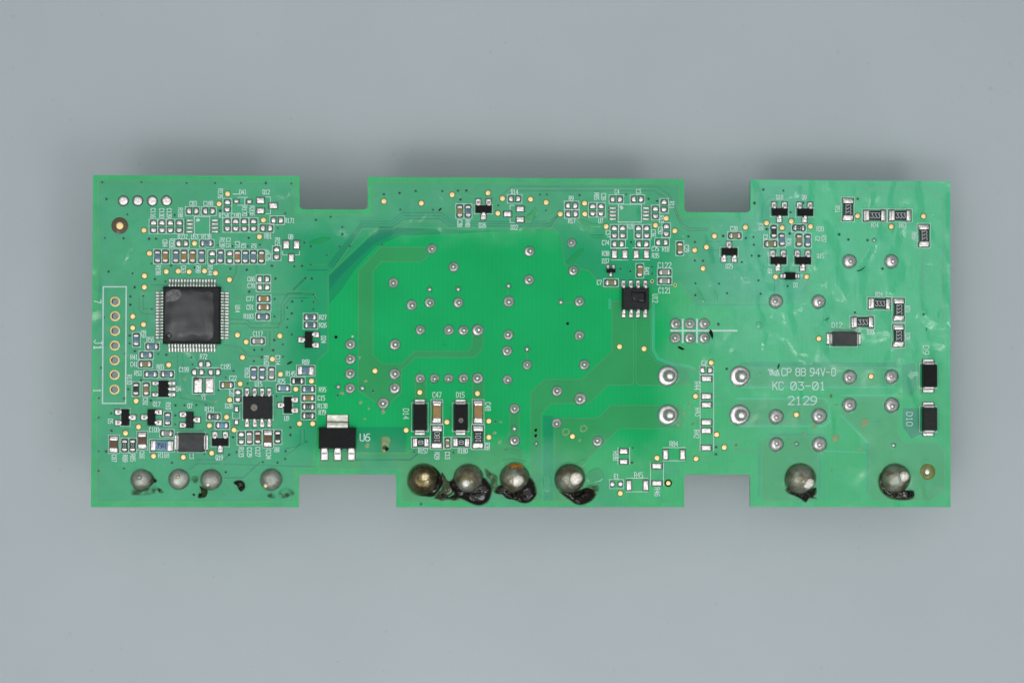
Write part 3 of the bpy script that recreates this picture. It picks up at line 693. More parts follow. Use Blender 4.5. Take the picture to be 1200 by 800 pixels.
passive('blue', 862, 499, 'h', mark='10'); passive('blue', 862, 563, 'h', mark='10'); label('R27', 963, 499); label('R26', 963, 563)
sot(847, 682, 'l', frame_=False); label('D24', 968, 680, 'd'); passive('grey', 433, 693, 'h'); label('C117', 433, 632)
via((208, 104), (342, 112), (548, 80), (730, 84), (793, 80), (863, 70), (577, 183), (820, 180), (873, 183), (362, 290), (570, 350), (567, 492), (713, 370), (793, 366), (884, 314), (885, 375), (885, 433), (672, 420), (710, 467), (676, 514), (671, 580), (710, 640), (566, 685), (637, 720), (403, 765), (466, 762), (557, 767))
def hole(X, Y, r=11): atz('drilled_hole', cached(('hole', r), lambda: lathe('drilled_hole', [(zmm(r)*1.3, 0.05), (zmm(r)*1.15, 0.060), (zmm(r), 0.056), (zmm(r)*0.5, 0.045)], ('via', 'hole'), 16, [0, 1, 1, 1])), X, Y)
hole(1070, 660)
# ---- lower left
tile(100, 400)
passive('blue', 497, 111, 'h'); passive('olive', 490, 184, 'h'); passive('blue', 536, 266, 'h'); passive('blue', 668, 266, 'h'); passive('black', 414, 388); passive('olive', 497, 388)
label('R41', 398, 128); label('C41', 398, 186); label('R65', 612, 207); label('R53', 430, 258); label('R110', 360, 310, 'd'); label('C92', 490, 487, 'd'); label('1', 97, 400, 'd', 54, 30, 0.16); label('1', 97, 52, 'd', 54, 30, 0.16)
tp((680, 190), (414, 484), (1152, 615), (1012, 684), (434, 695), (328, 746))
frame(592, 312, 690, 458); leaded('transistor', 638, 385, 82, 132, [(578, 340, 'l', 50, 34), (578, 432, 'l', 50, 34), (708, 340, 'r', 56, 32), (708, 386, 'r', 56, 32), (708, 432, 'r', 56, 32)], mat='epoxy', lw=0.36); label('U5', 757, 385, 'd')
spot(812, 302, 16); spot(780, 390, 15); spot(1065, 485, 12)
empty2(972, 185, 'h', False); empty2(918, 250, 'h', False); empty2(1052, 250, 'h', False); line([(900, 214), (1095, 214)]); label('R72', 965, 122); label('C199', 805, 228); label('C195', 1145, 205)
pads([(920, 358, 68, 122), (1012, 358, 68, 122)]); frame(872, 290, 1050, 428); label('Y1', 965, 455)
spot(905, 308, 20, 'flux_stain', 'ring_brown', 0.2)
passive('olive', 1155, 355, 'h')
sot(327, 618, 'r', frame_=True); label('D5', 205, 650, 'd'); sot(540, 618, 'l', frame_=False); label('Q17', 582, 510); passive('blue', 672, 630); label('R10', 676, 525, 'd')
sot(853, 638, 'r', 'epoxy_gloss', 1.0, frame_=False); label('Q7', 853, 525); passive('black', 1047, 612, 'h', mark='10'); label('R121', 1015, 552); passive('cyan', 1117, 683, 'h')
passive('grey', 665, 748, 'h')
via((112, 462), (110, 620), (350, 390), (318, 465), (130, 215), (325, 100), (210, 585), (215, 727), (595, 102), (662, 108), (455, 313), (535, 480), (735, 520), (808, 520), (905, 518), (985, 518), (735, 602), (733, 675), (875, 188), (865, 130), (1145, 293), (1085, 397))
tile(230, 400)
tp((408, 5), (377, 129), (621, 143), (687, 267), (940, 322), (812, 388), (358, 344), (272, 476), (247, 615), (110, 684), (308, 720), (842, 669), (950, 669))
passive('blue', 470, 260); passive('blue', 538, 260); passive('grey', 615, 260); label('R163', 415, 255, 'd'); label('R162', 572, 155, 'd'); label('C114', 665, 152, 'd'); label('U15', 508, 347)
label('C22', 300, 298)
tile(230, 400); empty2(340, 443); label('C20', 290, 415, 'd'); label('D28', 265, 525)
pads([(328, 550, 32, 46), (328, 655, 32, 44)]); line([(297, 575), (297, 628), (355, 628), (355, 575)])
frame(378, 438, 628, 640, 0.1)
soic = leaded('small_outline_chip', 502, 539, 236, 188, [(X, 413, 'u', 64, 36) for X in (415, 476, 537, 596)]+[(X, 664, 'd', 64, 36) for X in (415, 476, 537, 596)], z1=1.55, mat='epoxy_gloss', lw=0.42, zs=0.7, draft=0.16)
put('ejector_mark', lathe('ejector_mark', [(0.55, 0), (0.53, 0.012), (0.3, 0.012)], ('chalk',), 24), -0.55, 0.02, 1.555, 0, soic)
passive('blue', 893, 238, 'h', '0805'); label('R69', 893, 167); label('R145', 770, 262); passive('black', 828, 322, 'h'); passive('cyan', 712, 381, 'h'); label('R25', 695, 324)
passive('blue', 914, 388, 'h', mark='10'); passive('tan', 914, 460, 'h'); passive('black', 915, 530, 'h', mark='12'); passive('black', 915, 604, 'h', mark='10')
label('R95', 1030, 392); label('C15', 1020, 460); label('R138', 1030, 525); label('R79', 1028, 578)
sot(747, 518, 'l'); label('U9', 737, 625); dot(1157, 370, 17)
via((245, 295), (305, 240), (418, 343), (178, 398), (80, 520), (655, 445), (768, 700), (768, 762), (470, 160), (533, 130), (707, 125), (475, 68), (533, 68), (625, 70), (708, 25))
tile(100, 490)
tp((556, 307), (799, 315), (1030, 281))
passive('brown', 233, 210, 'v', '0805'); passive('black', 322, 220, mark='10'); passive('black', 387, 220, mark='10'); passive('brown', 465, 180, 'v', '0805'); label('C100', 560, 92)
passive('cyan', 625, 222, 'h', '1206', mark='35A1'); label('R168', 640, 298, 'h', 40, 22)
diode(866, 195, 208, 152, 'h', 'epoxy_grey', 1.7, 30, 0.72, 'inductor'); label('L1', 870, 308)
sot(1100, 193, 'd', frame_=True); label('Q19', 1093, 320)
for s_, X, Y in (('C87', 235, 325), ('R89', 325, 325), ('R85', 388, 320), ('C66', 462, 297)): label(s_, X, Y, 'd')
via((215, 100), (110, 268), (170, 270), (108, 428), (315, 408), (707, 362), (973, 290), (1145, 438), (735, 48), (903, 18))
tile(240, 490)
empty2(298, 160); passive('grey', 364, 158); passive('brown', 433, 155); passive('brown', 515, 165, 'v', '0805'); passive('black', 596, 152)
for s_, X, Y in (('R123', 297, 275), ('C129', 365, 275), ('C127', 433, 272), ('C124', 520, 292), ('R8', 587, 255)): label(s_, X, Y, 'd')
via((700, 72), (700, 132), (830, 190), (660, 268), (655, 330), (593, 360), (473, 355), (258, 275), (198, 297), (170, 437), (230, 155))
# ---- regulator
tile(350, 490)
reg = leaded('voltage_regulator', 316, 160, 302, 172, [(X, 290, 'd', 95, 60) for X in (210, 318, 430)], z1=1.75, mat='epoxy', lw=0.92, zs=0.75, foot=0.85, draft=0.18)
tab_ = gull(3.45, zmm(100), 0.75, t=0.2, foot=1.0)
M['cream_tin'] = simple('cream_tinned_tab', (0.70, 0.69, 0.60), 0.9, 0.36, 0.3, 1.5, bump=0.8, bscale=0.8)
tab_ = tab_.copy(); tab_.materials[0] = M['cream_tin']
put('tab', tab_, 0, zmm(172)/2, 0, math.pi/2, reg)
put('solder_pad', mound('solder_pad', rrect(3.65, 2.0, 0.1, 3), 0.13, ('solder', 'opening'), 0.1), 0, zmm(172)/2+1.05, 0, 0, reg)
label('U6', 540, 155, 'h', 56, 44, 0.18)
spot(560, 220, 20)
# ---- top middle
tile(340, 195)
tp((765, 285), (1070, 300)); via((765, 228), (893, 218), (1025, 202), (210, 437), (330, 415), (426, 495), (426, 553), (405, 653), (488, 652), (750, 640), (298, 727), (118, 622), (172, 652), (898, 352), (1165, 355))
tile(500, 195)
tp((208, 231), (500, 217), (618, 262), (847, 268), (974, 294), (580, 382), (1090, 388))
passive('olive', 270, 365); passive('blue', 337, 365, mark='10'); label('C38', 270, 465, 'd'); label('R48', 335, 465, 'd')
sot(463, 350, 'd', frame_=True); label('D26', 455, 480); empty2(717, 265, 'h'); label('R14', 717, 208)
pads([(763, 347, 66, 46), (660, 388, 66, 46), (763, 433, 66, 46)]); line([(718, 318), (680, 318), (680, 350)]); line([(680, 425), (680, 458), (718, 458)]); label('D22', 715, 497)
via((127, 202), (256, 200), (324, 198), (275, 270), (583, 318), (923, 230), (980, 230), (972, 360), (52, 355), (110, 352))
tile(650, 195)
tp((45, 388), (244, 300), (246, 388), (420, 490), (822, 480), (910, 423), (980, 525), (1142, 683))
empty2(138, 320, 'h'); empty2(140, 388, 'h'); empty2(311, 355); empty2(377, 355); label('R9', 135, 262); label('R17', 140, 445); label('R85', 342, 245, 'd'); label('C39', 398, 248, 'd'); label('U7', 375, 445)
empty2(503, 268, 'h'); empty2(675, 268, 'h'); label('C4', 508, 207); label('C3', 683, 205); frame(518, 310, 708, 455, 0.13); spot(545, 337, 15, 'silkscreen_dot', 'silk', 0.07)
for Y in (340, 371, 400, 430): pads([(475, Y, 62, 17), (745, Y, 62, 17)])
empty2(822, 376); empty2(892, 322); empty2(910, 520); label('R11', 955, 315, 'd'); label('R13', 870, 430, 'd'); label('C50', 862, 522, 'd')
for X in (487, 555, 683, 750): empty2(X, 534)
label('R28', 620, 490); label('C37', 435, 550, 'd'); label('C36', 805, 545, 'd'); empty2(517, 633, 'h'); empty2(717, 633, 'h'); empty2(875, 620, 'h'); label('C74', 415, 622); label('C75', 820, 672); label('R18', 905, 675)
pads([(487, 715, 46, 70), (573, 715, 46, 70), (665, 715, 46, 70), (748, 715, 46, 70)]); line([(458, 762), (600, 762)]); line([(635, 762), (775, 762)]); line([(458, 665), (600, 665)]); line([(635, 665), (775, 665)]); label('R38', 415, 710); label('D37', 415, 772); label('R35', 822, 728)
passive('olive', 1020, 668); label('C29', 1075, 670, 'd'); joint(138, 625, 33)
via((203, 235), (583, 228), (765, 265), (835, 283), (623, 618), (1090, 570), (1143, 617), (1143, 768))
# ---- top right
tile(800, 195)
tp((684, 461), (886, 447), (811, 500), (1043, 490), (512, 496), (260, 568), (194, 657), (98, 683))
sot(788, 374, 'd', frame_=True); sot(995, 376, 'd', frame_=True); label('Q18', 790, 253); label('Q9', 990, 253)
passive('black', 742, 532); passive('black', 947, 502, 'h', mark='12'); label('R70', 637, 492, 'd'); label('R20', 1120, 510)
passive('olive', 718, 632, 'h'); passive('blue', 808, 598); passive('olive', 947, 602); passive('blue', 1018, 605); label('R36', 865, 617, 'd'); label('C2', 1100, 590, 'd'); label('R37', 1150, 590, 'd'); label('C2', 675, 575)
passive('olive', 425, 565, 'h'); label('C28', 418, 508); sot(378, 697, 'u', frame_=True)
via((657, 190), (820, 198), (880, 375), (985, 298), (585, 300), (873, 548), (577, 577), (685, 512), (330, 568), (40, 568), (98, 615), (515, 585), (580, 640), (98, 768), (165, 770), (482, 780), (563, 728), (622, 730))
tile(810, 280)
label('D25', 310, 222); sot(708, 177, 'd', frame_=True); sot(908, 178, 'd', frame_=True); label('Q15', 1053, 138); label('Q1', 643, 262); label('D1', 853, 375)
diode(803, 303, 92, 62, 'h', 'epoxy', 0.95, 34, 0.5, fr=False); tp((688, 308), (941, 307), (97, 240), (125, 65), (30, 93))
joint(690, 508, 52); joint(1037, 512, 52)
via((30, 25), (30, 180), (97, 180), (412, 187), (490, 138), (548, 138), (512, 50), (548, 338), (227, 365), (292, 443), (567, 447), (33, 458), (35, 362), (785, 385), (560, 705), (222, 695))
tile(950, 195)
for X, Y, o in ((302, 352, 'v'), (520, 402, 'h'), (727, 402, 'h'), (922, 565, 'v')): passive('black', X, Y, o, '1206', mark='333')
label('R51', 218, 350, 'd'); label('R74', 523, 480); label('R63', 750, 480); label('R66', 843, 565, 'd')
tp((383, 404), (920, 406), (658, 491)); via((383, 265), (232, 555), (307, 597), (463, 602)); dot(517, 603, 15); joint(315, 775, 52); joint(657, 775, 52)
tile(950, 300)
for X, Y, o in ((560, 388, 'h'), (717, 437, 'v'), (420, 540, 'h'), (715, 650, 'v')): passive('black', X, Y, o, '1206', mark='333')
label('R24', 557, 312); label('R31', 790, 435, 'd'); label('R28', 790, 655, 'd'); label('R23', 488, 620); label('D12', 213, 562, 'h', 40, 30)
diode(268, 675, 204, 118, 'h', 'epoxy_grey', 1.9, 40, 0.66); tp((68, 672)); via((360, 460), (585, 103), (920, 475))
# ---- isolator and header in the middle
tile(670, 300)
tp((1072, 99), (390, 738), (590, 755))
for X, Y in ((655, 205), (843, 237)): atz('open_via', lathe('open_via', [(0.30, 0.05), (0.29, 0.075), (0.18, 0.075), (0.15, 0.05), (0.1, 0.04)], ('gold', 'hole'), 18, [0, 0, 1, 1, 1]), X, Y)
sot(318, 120, 'd', 'epoxy', 0.56, 40, False); passive('olive', 320, 217, 'h'); label('C7', 225, 215); passive('tan', 555, 120); label('R43', 610, 122, 'd')
passive('grey', 757, 133, 'h'); passive('grey', 757, 203, 'h'); label('C122', 757, 75, 'h', 44, 29); label('C121', 757, 280, 'h', 44, 26); label('U12', 680, 345, 'd', 42, 24)
iso = leaded('small_outline_chip', 515, 350, 225, 184, [(X, 228, 'u', 60, 34) for X in (421, 481, 540, 600)]+[(X, 474, 'd', 60, 34) for X in (423, 483, 540, 598)], z1=1.6, mat='epoxy_gloss', lw=0.42, zs=0.7, draft=0.2)
film_patch(iso, [(-0.85, 1.25), (0.35, 1.1), (1.6, 1.2), (1.75, 0.4), (1.5, -0.7), (0.4, -0.6), (-0.5, -0.35), (-0.75, 0.4)], 1.6, 0.05, 'epoxy_gloss', 'lacquer_skin')
via((398, 105), (478, 125), (655, 87), (655, 143), (1003, 40), (1070, 40), (1005, 222), (1005, 320))
for X in (845, 963, 1080):
    for Y in (552, 668): joint(X, Y, 39)
line([(905, 510), (905, 708)], 0.30); line([(1021, 510), (1021, 708)], 0.30); line([(805, 608), (1350, 608)], 0.30)
joint(12, 120, 36); joint(62, 372, 36); joint(62, 648, 36)
# ---- centre field of joints
tile(370, 300)
for X, Y, r in ((633, 218, 36), (782, 400, 38), (928, 380, 37), (1162, 380, 37), (1125, 90, 36), (852, 603, 35), (1085, 603, 35), (645, 722, 40), (283, 720, 38)): joint(X, Y, r)
dot(928, 272); dot(1162, 270); spot(300, 655, 9, 'lacquer_fleck', 'whitefleck'); spot(1048, 722, 12, 'lacquer_fleck', 'annulus')
tile(520, 300)
for X, Y, r in ((695, 195, 37), (530, 372, 40), (527, 643, 37), (518, 772, 36), (42, 605, 36), (160, 607, 36), (278, 605, 42)): joint(X, Y, r)
dot(527, 243); dot(955, 377, 19); dot(682, 758, 17); hole(1010, 550, 10)
tile(500, 195)
joint(42, 672, 36); joint(838, 693, 38)
tile(350, 400)
for X, Y, r in ((423, 145, 38), (420, 263, 38), (420, 382, 38), (783, 265, 40), (783, 383, 40), (690, 505, 42)): joint(X, Y, r)
dot(322, 370, 18); dot(520, 380, 19); tp((622, 239), (988, 414), (877, 722))
for X, Y, r in ((355, 420, 15), (497, 132, 12), (548, 323, 13), (505, 497, 14), (690, 572, 18), (573, 545, 10), (540, 630, 9)): spot(X, Y, r)
via((318, 440), (605, 403))
tile(470, 400)
for X, r in ((155, 36), (272, 34), (388, 34), (508, 36), (625, 40)): joint(X, 301, r)
for X, Y, r in ((863, 78, 37), (1028, 192, 34), (866, 312, 35), (925, 548, 38)): joint(X, Y, r)
dot(1028, 62); dot(925, 710, 19)
diode(153, 617, 116, 216, 'v', 'epoxy', 1.9, 36, 0.66); d15 = diode(485, 617, 116, 216, 'v', 'epoxy', 1.9, 36, 0.66)
put('ejector_mark', lathe('ejector_mark', [(0.40, 0), (0.38, 0.03), (0.24, 0.03), (0.20, 0.0), (0.12, 0.0), (0.10, 0.02)], ('chalk',), 20), 0, -0.52, 1.9, 0, d15)
passive('tan', 292, 573, 'v', '1206c'); passive('tan', 628, 573, 'v', '1206c')
label('D14', 40, 590, 'd', 44, 30); label('C47', 293, 435, 'h', 42, 25); label('D15', 483, 435, 'h', 42, 23); label('C48', 708, 530, 'd', 42, 24)
tp((153, 414), (623, 423), (374, 656), (716, 648), (716, 780), (40, 722)); via((770, 653)); spot(812, 655, 11); spot(762, 742, 14)
for Y in (722, 767): spot(1098, Y, 12, 'mask_nick', 'hole', 0.05)
tile(470, 490)
passive('black', 160, 195, 'h', '0805', mark='8'); passive('black', 292, 152, 'v', '1206', mark='180'); passive('olive', 378, 200, 'v', '0402'); passive('black', 490, 195, 'h', '0805', mark='8'); passive('black', 627, 152, 'v', '1206', mark='101')
label('R157', 180, 265); label('R29', 293, 305, 'd'); label('C13', 378, 302, 'd'); label('R180', 503, 265); label('R39', 703, 227, 'd')
via((107, 272), (427, 278), (163, 697)); joint(925, 182, 38); spot(805, 190, 16); spot(853, 255, 10, 'flux_stain', 'flux'); dot(1103, 205, 15)
# ---- large joints and power section
tile(620, 400)
for X, Y, r in ((450, 190, 37), (228, 405, 38), (418, 468, 44), (225, 665, 37)): joint(X, Y, r)
tile(620, 490)
joint(558, 187, 38); tp((354, 147), (744, 610), (1043, 322))
def ringspot(X, Y, r): atz('flux_stain', lathe('flux_stain', [(zmm(r), 0.056), (zmm(r)*0.95, 0.072), (zmm(r)*0.72, 0.072), (zmm(r)*0.66, 0.058), (zmm(r)*0.3, 0.058)], ('stain', 'copper'), 20, [0, 0, 0, 1, 1], 0.06), X, Y)
ringspot(445, 83, 30); ringspot(300, 110, 31)
pads([(772, 268, 68, 44), (772, 353, 68, 40)]); line([(725, 235), (725, 375)]); line([(820, 235), (820, 375)]); label('R88', 705, 305, 'd', 40, 26); via((845, 240), (840, 360))
for X in (680, 745): atz('solder_pad', cached('e1', lambda: mound('solder_pad', circ(0, 0, 0.42, 16), 0.1, ('solder', 'opening'), 0.08)), X, 535)
frame(655, 497, 770, 572); label('E1', 712, 472); pads([(815, 545, 44, 84), (952, 545, 44, 84)]); line([(790, 487), (972, 487)]); line([(790, 597), (972, 597)]); label('R45', 893, 460, 'h', 40, 25)
pads([(1043, 388, 82, 46), (1043, 528, 82, 42)]); line([(990, 362), (990, 548)]); line([(1096, 362), (1096, 548)]); label('R46', 1045, 597, 'd', 40, 25); spot(680, 500, 4); spot(412, 178, 12)
tile(740, 490)
pads([(278, 295, 44, 84), (417, 295, 44, 84)]); line([(255, 238), (440, 238)]); line([(255, 345), (440, 345)]); label('R84', 345, 207, 'h', 40, 24)
tp((695, 132), (757, 236), (527, 328), (208, 322)); atz('test_point', mound('test_point', circ(0, 0, 0.40, 20), 0.05, ('gold', 'hole'), 0.18), 300, 527)
pads([(610, 100, 84, 46), (610, 240, 84, 46)]); label('R42', 530, 127, 'd', 40, 24); via((690, 235), (690, 292)); spot(852, 220, 11); spot(500, 45, 10)
tile(750, 390)
atz('solder_pad', dpad_mesh(), 508, 303, 0, math.pi); atz('solder_pad', dpad_mesh(), 572, 303); frame(488, 272, 598, 336)
pads([(542, 372, 84, 46), (542, 515, 84, 46), (542, 585, 84, 46), (542, 727, 84, 46)]); line([(490, 340), (490, 961)]); line([(600, 340), (600, 961)]); line([(490, 340), (600, 340)])
label('R44', 465, 430, 'd', 40, 24); label('R43', 470, 645, 'd', 40, 24); label('C3', 518, 245, 'd'); tp((580, 242), (453, 515)); spot(400, 582, 12); spot(365, 655, 10); spot(430, 740, 9); spot(310, 748, 13)
for X, Y in ((228, 350), (228, 668), (815, 352), (812, 668)): joint(X, Y, 74, 'large')
via((707, 292))
tile(850, 400)
for X, Y, r in ((1012, 290, 53), (1010, 518, 53), (413, 612, 55), (763, 607, 57)): joint(X, Y, r)
tp((580, 596)); spot(860, 445, 13); spot(903, 518, 11); spot(1135, 660, 36); spot(727, 690, 18); spot(640, 745, 14); spot(845, 243, 13, z=0.07); spot(575, 335, 6, z=0.07); spot(280, 265, 17, 'lacquer_pool', 'pool')
# recognised-component mark, then the three lines of print
def strokes(lst, w, name):
    vs, fs = [], []
    for i, (a, b) in enumerate(lst):
        a = Vector(B(*Q(*a))); b = Vector(B(*Q(*b))); d = (b-a).normalized(); nn = Vector((-d.y, d.x))*w/2; j = len(vs)
        for q in (a-nn, b-nn, b+nn, a+nn): vs.append((q.x, q.y, 0.074+i*0.0005))
        fs.append((j, j+1, j+2, j+3))
    put(name, from_py(vs, fs, name, [M['silk']]))
strokes([((345, 230), (375, 226)), ((350, 226), (362, 244)), ((362, 244), (378, 240)), ((374, 226), (380, 276)), ((362, 244), (366, 276)), ((385, 226), (390, 268)), ((388, 268), (410, 276)), ((408, 276), (424, 228)), ((424, 228), (440, 278)), ((410, 262), (440, 262)), ((396, 262), (408, 240)), ((402, 276), (442, 277)), ((380, 232), (394, 262))], 0.17, 'recognition_mark')
label('CP', 498, 249, 'h', 60, 44, 0.17); label('8B', 613, 249, 'h', 60, 46, 0.17); label('94V-0', 795, 249, 'h', 60, 44, 0.17)
label('KC', 430, 361, 'h', 64, 50, 0.17); label('03-01', 674, 362, 'h', 62, 60, 0.18, True); label('2129', 628, 481, 'h', 66, 62, 0.18)
tile(950, 400)
joint(657, 287, 53); joint(660, 520, 56); tp((493, 283)); spot(165, 445, 12)
diode(958, 280, 122, 190, 'v', 'epoxy', 1.9, 42, 0.66); diode(958, 632, 122, 194, 'v', 'epoxy_gloss', 1.9, 42, 0.66); label('D9', 940, 70, 'd', 48, 40); label('D10', 805, 632, 'd', 48, 40)
spot(542, 655, 14, 'lacquer_fleck', 'annulus')
tile(850, 490)
joint(415, 212, 53); joint(765, 212, 55); dot(580, 207, 17); spot(897, 160, 30); spot(1100, 245, 13); spot(865, 420, 8); spot(90, 220, 11); spot(535, 203, 8); spot(460, 148, 8)
tile(960, 490)
dot(605, 218, 17)
atz('mounting_ring', lathe('mounting_ring', [(1.34, 0.052), (1.32, 0.066), (0.45, 0.068), (0.42, 0.06), (0.36, 0.10), (0.2, 0.12)], ('ring_olive', 'solder'), 32, [0, 0, 0, 1, 1, 1]), 883, 435)

# ---------------------------------------------------------------- solder domes on the bottom edge with burnt flux
def dome(X, Y, r, h, mat, tipX, tipY, tipr, tipmat, wob=0.012):
    R = zmm(r); hh = h
    x, y = B(*Q(X, Y), 0.35*h)
    prof = [(R*0.93, 0.02)]+[(R*math.cos(a)**0.92, 0.25*hh+0.75*hh*math.sin(a)) for a in [math.radians(q) for q in (-14, 0, 12, 24, 36, 48, 60, 70, 79, 86)]]
    d = put('solder_dome', lathe('solder_dome', prof, (mat,), 40, None, wob), x, y)
    if r > 100: put('flux_collar', lathe('flux_collar', [(R*1.10, 0.05), (R*1.07, 0.11), (R*1.02, 0.20), (R*0.97, 0.26), (R*0.9, 0.2)], ('flux',), 36, None, 0.03), 0, 0, 0, 0, d)
    ex, ey = B(*Q(tipX, tipY), hh*0.9); ex -= x; ey -= y
    q = min(0.95, math.hypot(ex, ey)/R); tz = 0.25*hh+0.75*hh*math.sqrt(1-q*q)
    tr = zmm(tipr)
    put('pin_tip', lathe('pin_tip', [(tr*1.15, -0.45), (tr, 0.05), (tr*0.85, 0.14), (tr*0.5, 0.2), (tr*0.15, 0.2)], (tipmat,), 20, None, 0.06), ex, ey, tz-0.02, 0, d)
    return d
tile(100, 490)
dome(455, 500, 86, 1.25, 'dome_grey', 440, 480, 20, 'dome_grey'); dome(763, 497, 85, 0.9, 'dome_grey', 755, 478, 14, 'tip_gold'); dome(1025, 500, 86, 1.2, 'dome_grey', 1000, 540, 16, 'tip')
tile(240, 490); dome(540, 500, 89, 1.4, 'dome_grey', 497, 548, 22, 'tip_gold')
tile(470, 490)
dome(182, 500, 123, 2.2, 'dome_dark', 195, 478, 36, 'tip_gold'); dome(548, 492, 114, 2.0, 'dome', 530, 530, 34, 'tip'); dome(925, 488, 114, 2.0, 'dome', 950, 508, 46, 'tip')
tile(620, 490); dome(333, 492, 117, 2.2, 'dome', 380, 492, 50, 'tip')
tile(850, 490); dome(615, 494, 121, 2.2, 'dome', 680, 530, 44, 'tip')
tile(960, 490); dome(625, 493, 118, 2.2, 'dome', 690, 476, 42, 'tip')

def puddle(pts, h, mat='flux', seed=1, lump=0.45, name='burnt_flux'):
    """irregular run of residue: dense rings from the outline to the middle with lumps"""
    rnd = random.Random(seed)
    P = [Vector(B(*Q(*p))) for p in pts]
    # smooth closed outline
    n0 = len(P); out = []
    for i in range(n0):
        a, b, c, d = P[i-1], P[i], P[(i+1) % n0], P[(i+2) % n0]
        for j in range(6):
            t = j/6; out.append(0.5*((2*b)+(c-a)*t+(2*a-5*b+4*c-d)*t*t+(3*b-a-3*c+d)*t**3))
    n = len(out); cen = sum(out, Vector((0, 0)))/n
    bl = [(cen+(out[rnd.randrange(n)]-cen)*rnd.uniform(0.2, 0.9), rnd.uniform(0.15, 0.45), rnd.uniform(-0.8, 1.0)) for _ in range(26)]
    vs, fs = [], []; K = 11
    for k2 in range(K):
        s_ = 1-k2/(K-0.5)
        for p in out:
            q = cen+(p-cen)*s_
            z = h*(1-s_**3)**0.5 if k2 else 0
            for c_, rad, am in bl: z += h*lump*am*math.exp(-((q-c_).length/rad)**2)*min(1, k2/3)
            vs.append((q.x, q.y, 0.05+max(0.0 if k2 == 0 else 0.02, z)))
    for k2 in range(K-1):
        for i in range(n): a = k2*n; fs.append((a+i, a+(i+1) % n, a+n+(i+1) % n, a+n+i))
    fs.append(tuple((K-1)*n+i for i in range(n)))
    put(name, from_py(vs, fs, name, [M[mat]], True))
tile(470, 490)
puddle([(250, 390), (310, 430), (345, 500), (330, 560), (300, 600), (262, 640), (180, 635), (120, 610), (110, 570), (200, 560), (260, 520)], 0.7, seed=2)
puddle([(330, 430), (380, 500), (430, 520), (430, 600), (380, 640), (320, 660), (268, 655), (300, 600), (330, 570)], 0.28, 'flux_thin', 3, 0.5)
puddle([(405, 500), (450, 480), (470, 560), (540, 605), (620, 590), (650, 540), (680, 480), (725, 530), (745, 590), (720, 670), (680, 702), (620, 712), (560, 690), (500, 660), (440, 640), (420, 590), (385, 545)], 0.75, seed=5, lump=0.8)
puddle([(280, 640), (320, 600), (390, 640), (440, 620), (480, 650), (440, 672), (380, 660), (330, 672)], 0.3, seed=8, lump=0.8)
puddle([(680, 400), (730, 430), (790, 470), (790, 560), (750, 600), (720, 540), (690, 470)], 0.12, 'flux_thin', 9)
puddle([(755, 590), (800, 540), (840, 570), (900, 605), (980, 600), (1030, 560), (1050, 480), (1090, 520), (1110, 600), (1090, 650), (1040, 690), (980, 690), (920, 665), (860, 655), (820, 620), (770, 612)], 0.7, seed=11, lump=0.8)
puddle([(860, 400), (890, 368), (940, 362), (985, 378), (1005, 410), (985, 425), (930, 415), (880, 425)], 1.5, 'flux_amber', 19, 0.3)
puddle([(820, 340), (880, 325), (960, 335), (1015, 345), (1010, 365), (930, 360), (850, 368)], 0.05, 'pool', 12, 0.3, 'lacquer_pool')
tile(620, 490)
puddle([(245, 600), (300, 610), (370, 600), (430, 575), (480, 560), (530, 580), (548, 620), (520, 665), (470, 695), (420, 708), (370, 695), (320, 660), (285, 635)], 0.62, seed=14, lump=0.8)
puddle([(470, 540), (540, 530), (580, 560), (570, 600), (545, 640), (530, 590), (480, 565)], 0.10, 'flux_thin', 15)
puddle([(480, 440), (560, 400), (600, 440), (610, 490), (560, 520), (490, 520), (470, 480)], 0.06, 'pool', 16, 0.3, 'lacquer_pool')
puddle([(240, 380), (330, 350), (410, 370), (470, 320), (480, 330), (430, 400), (320, 372), (250, 400)], 0.05, 'pool', 17, 0.3, 'lacquer_pool')
puddle([(118, 470), (160, 440), (180, 500), (170, 580), (140, 600), (120, 560)], 0.05, 'pool', 18, 0.3, 'lacquer_pool')
tile(850, 490)
puddle([(485, 580), (520, 560), (560, 600), (640, 615), (700, 590), (740, 560), (745, 610), (720, 640), (760, 660), (690, 650), (655, 688), (610, 655), (560, 630), (510, 610)], 0.5, seed=21, lump=0.7)
tile(960, 490)
puddle([(500, 440), (540, 470), (560, 560), (620, 600), (690, 590), (740, 590), (775, 610), (770, 650), (720, 668), (620, 665), (560, 645), (510, 605), (482, 555), (478, 490)], 0.5, seed=23, lump=0.6)
puddle([(720, 590), (760, 585), (778, 615), (760, 645), (725, 640), (712, 615)], 0.6, seed=24, lump=0.4)
tile(100, 490)
puddle([(520, 430), (560, 470), (580, 510), (560, 530), (530, 560), (480, 592), (440, 595), (400, 580), (390, 560), (450, 560), (510, 520)], 0.4, seed=26)
puddle([(365, 580), (420, 595), (500, 590), (570, 540), (600, 570), (560, 620), (480, 632), (400, 628), (365, 620)], 0.10, 'flux_thin', 27, 0.7)
puddle([(590, 565), (620, 575), (640, 600), (615, 612), (590, 590)], 0.3, seed=28)
puddle([(560, 490), (585, 505), (578, 525), (555, 515)], 0.3, seed=29)
puddle([(930, 545), (970, 570), (1000, 590), (985, 640), (945, 650), (915, 640), (945, 600)], 0.35, 'flux_thin', 30, 0.8)
puddle([(925, 610), (950, 615), (945, 650), (920, 645)], 0.3, seed=31); puddle([(875, 612), (895, 615), (892, 630), (878, 630)], 0.25, seed=32)
puddle([(860, 480), (905, 455), (930, 480), (910, 530), (870, 530)], 0.06, 'flux_thin', 33)
tile(240, 490)
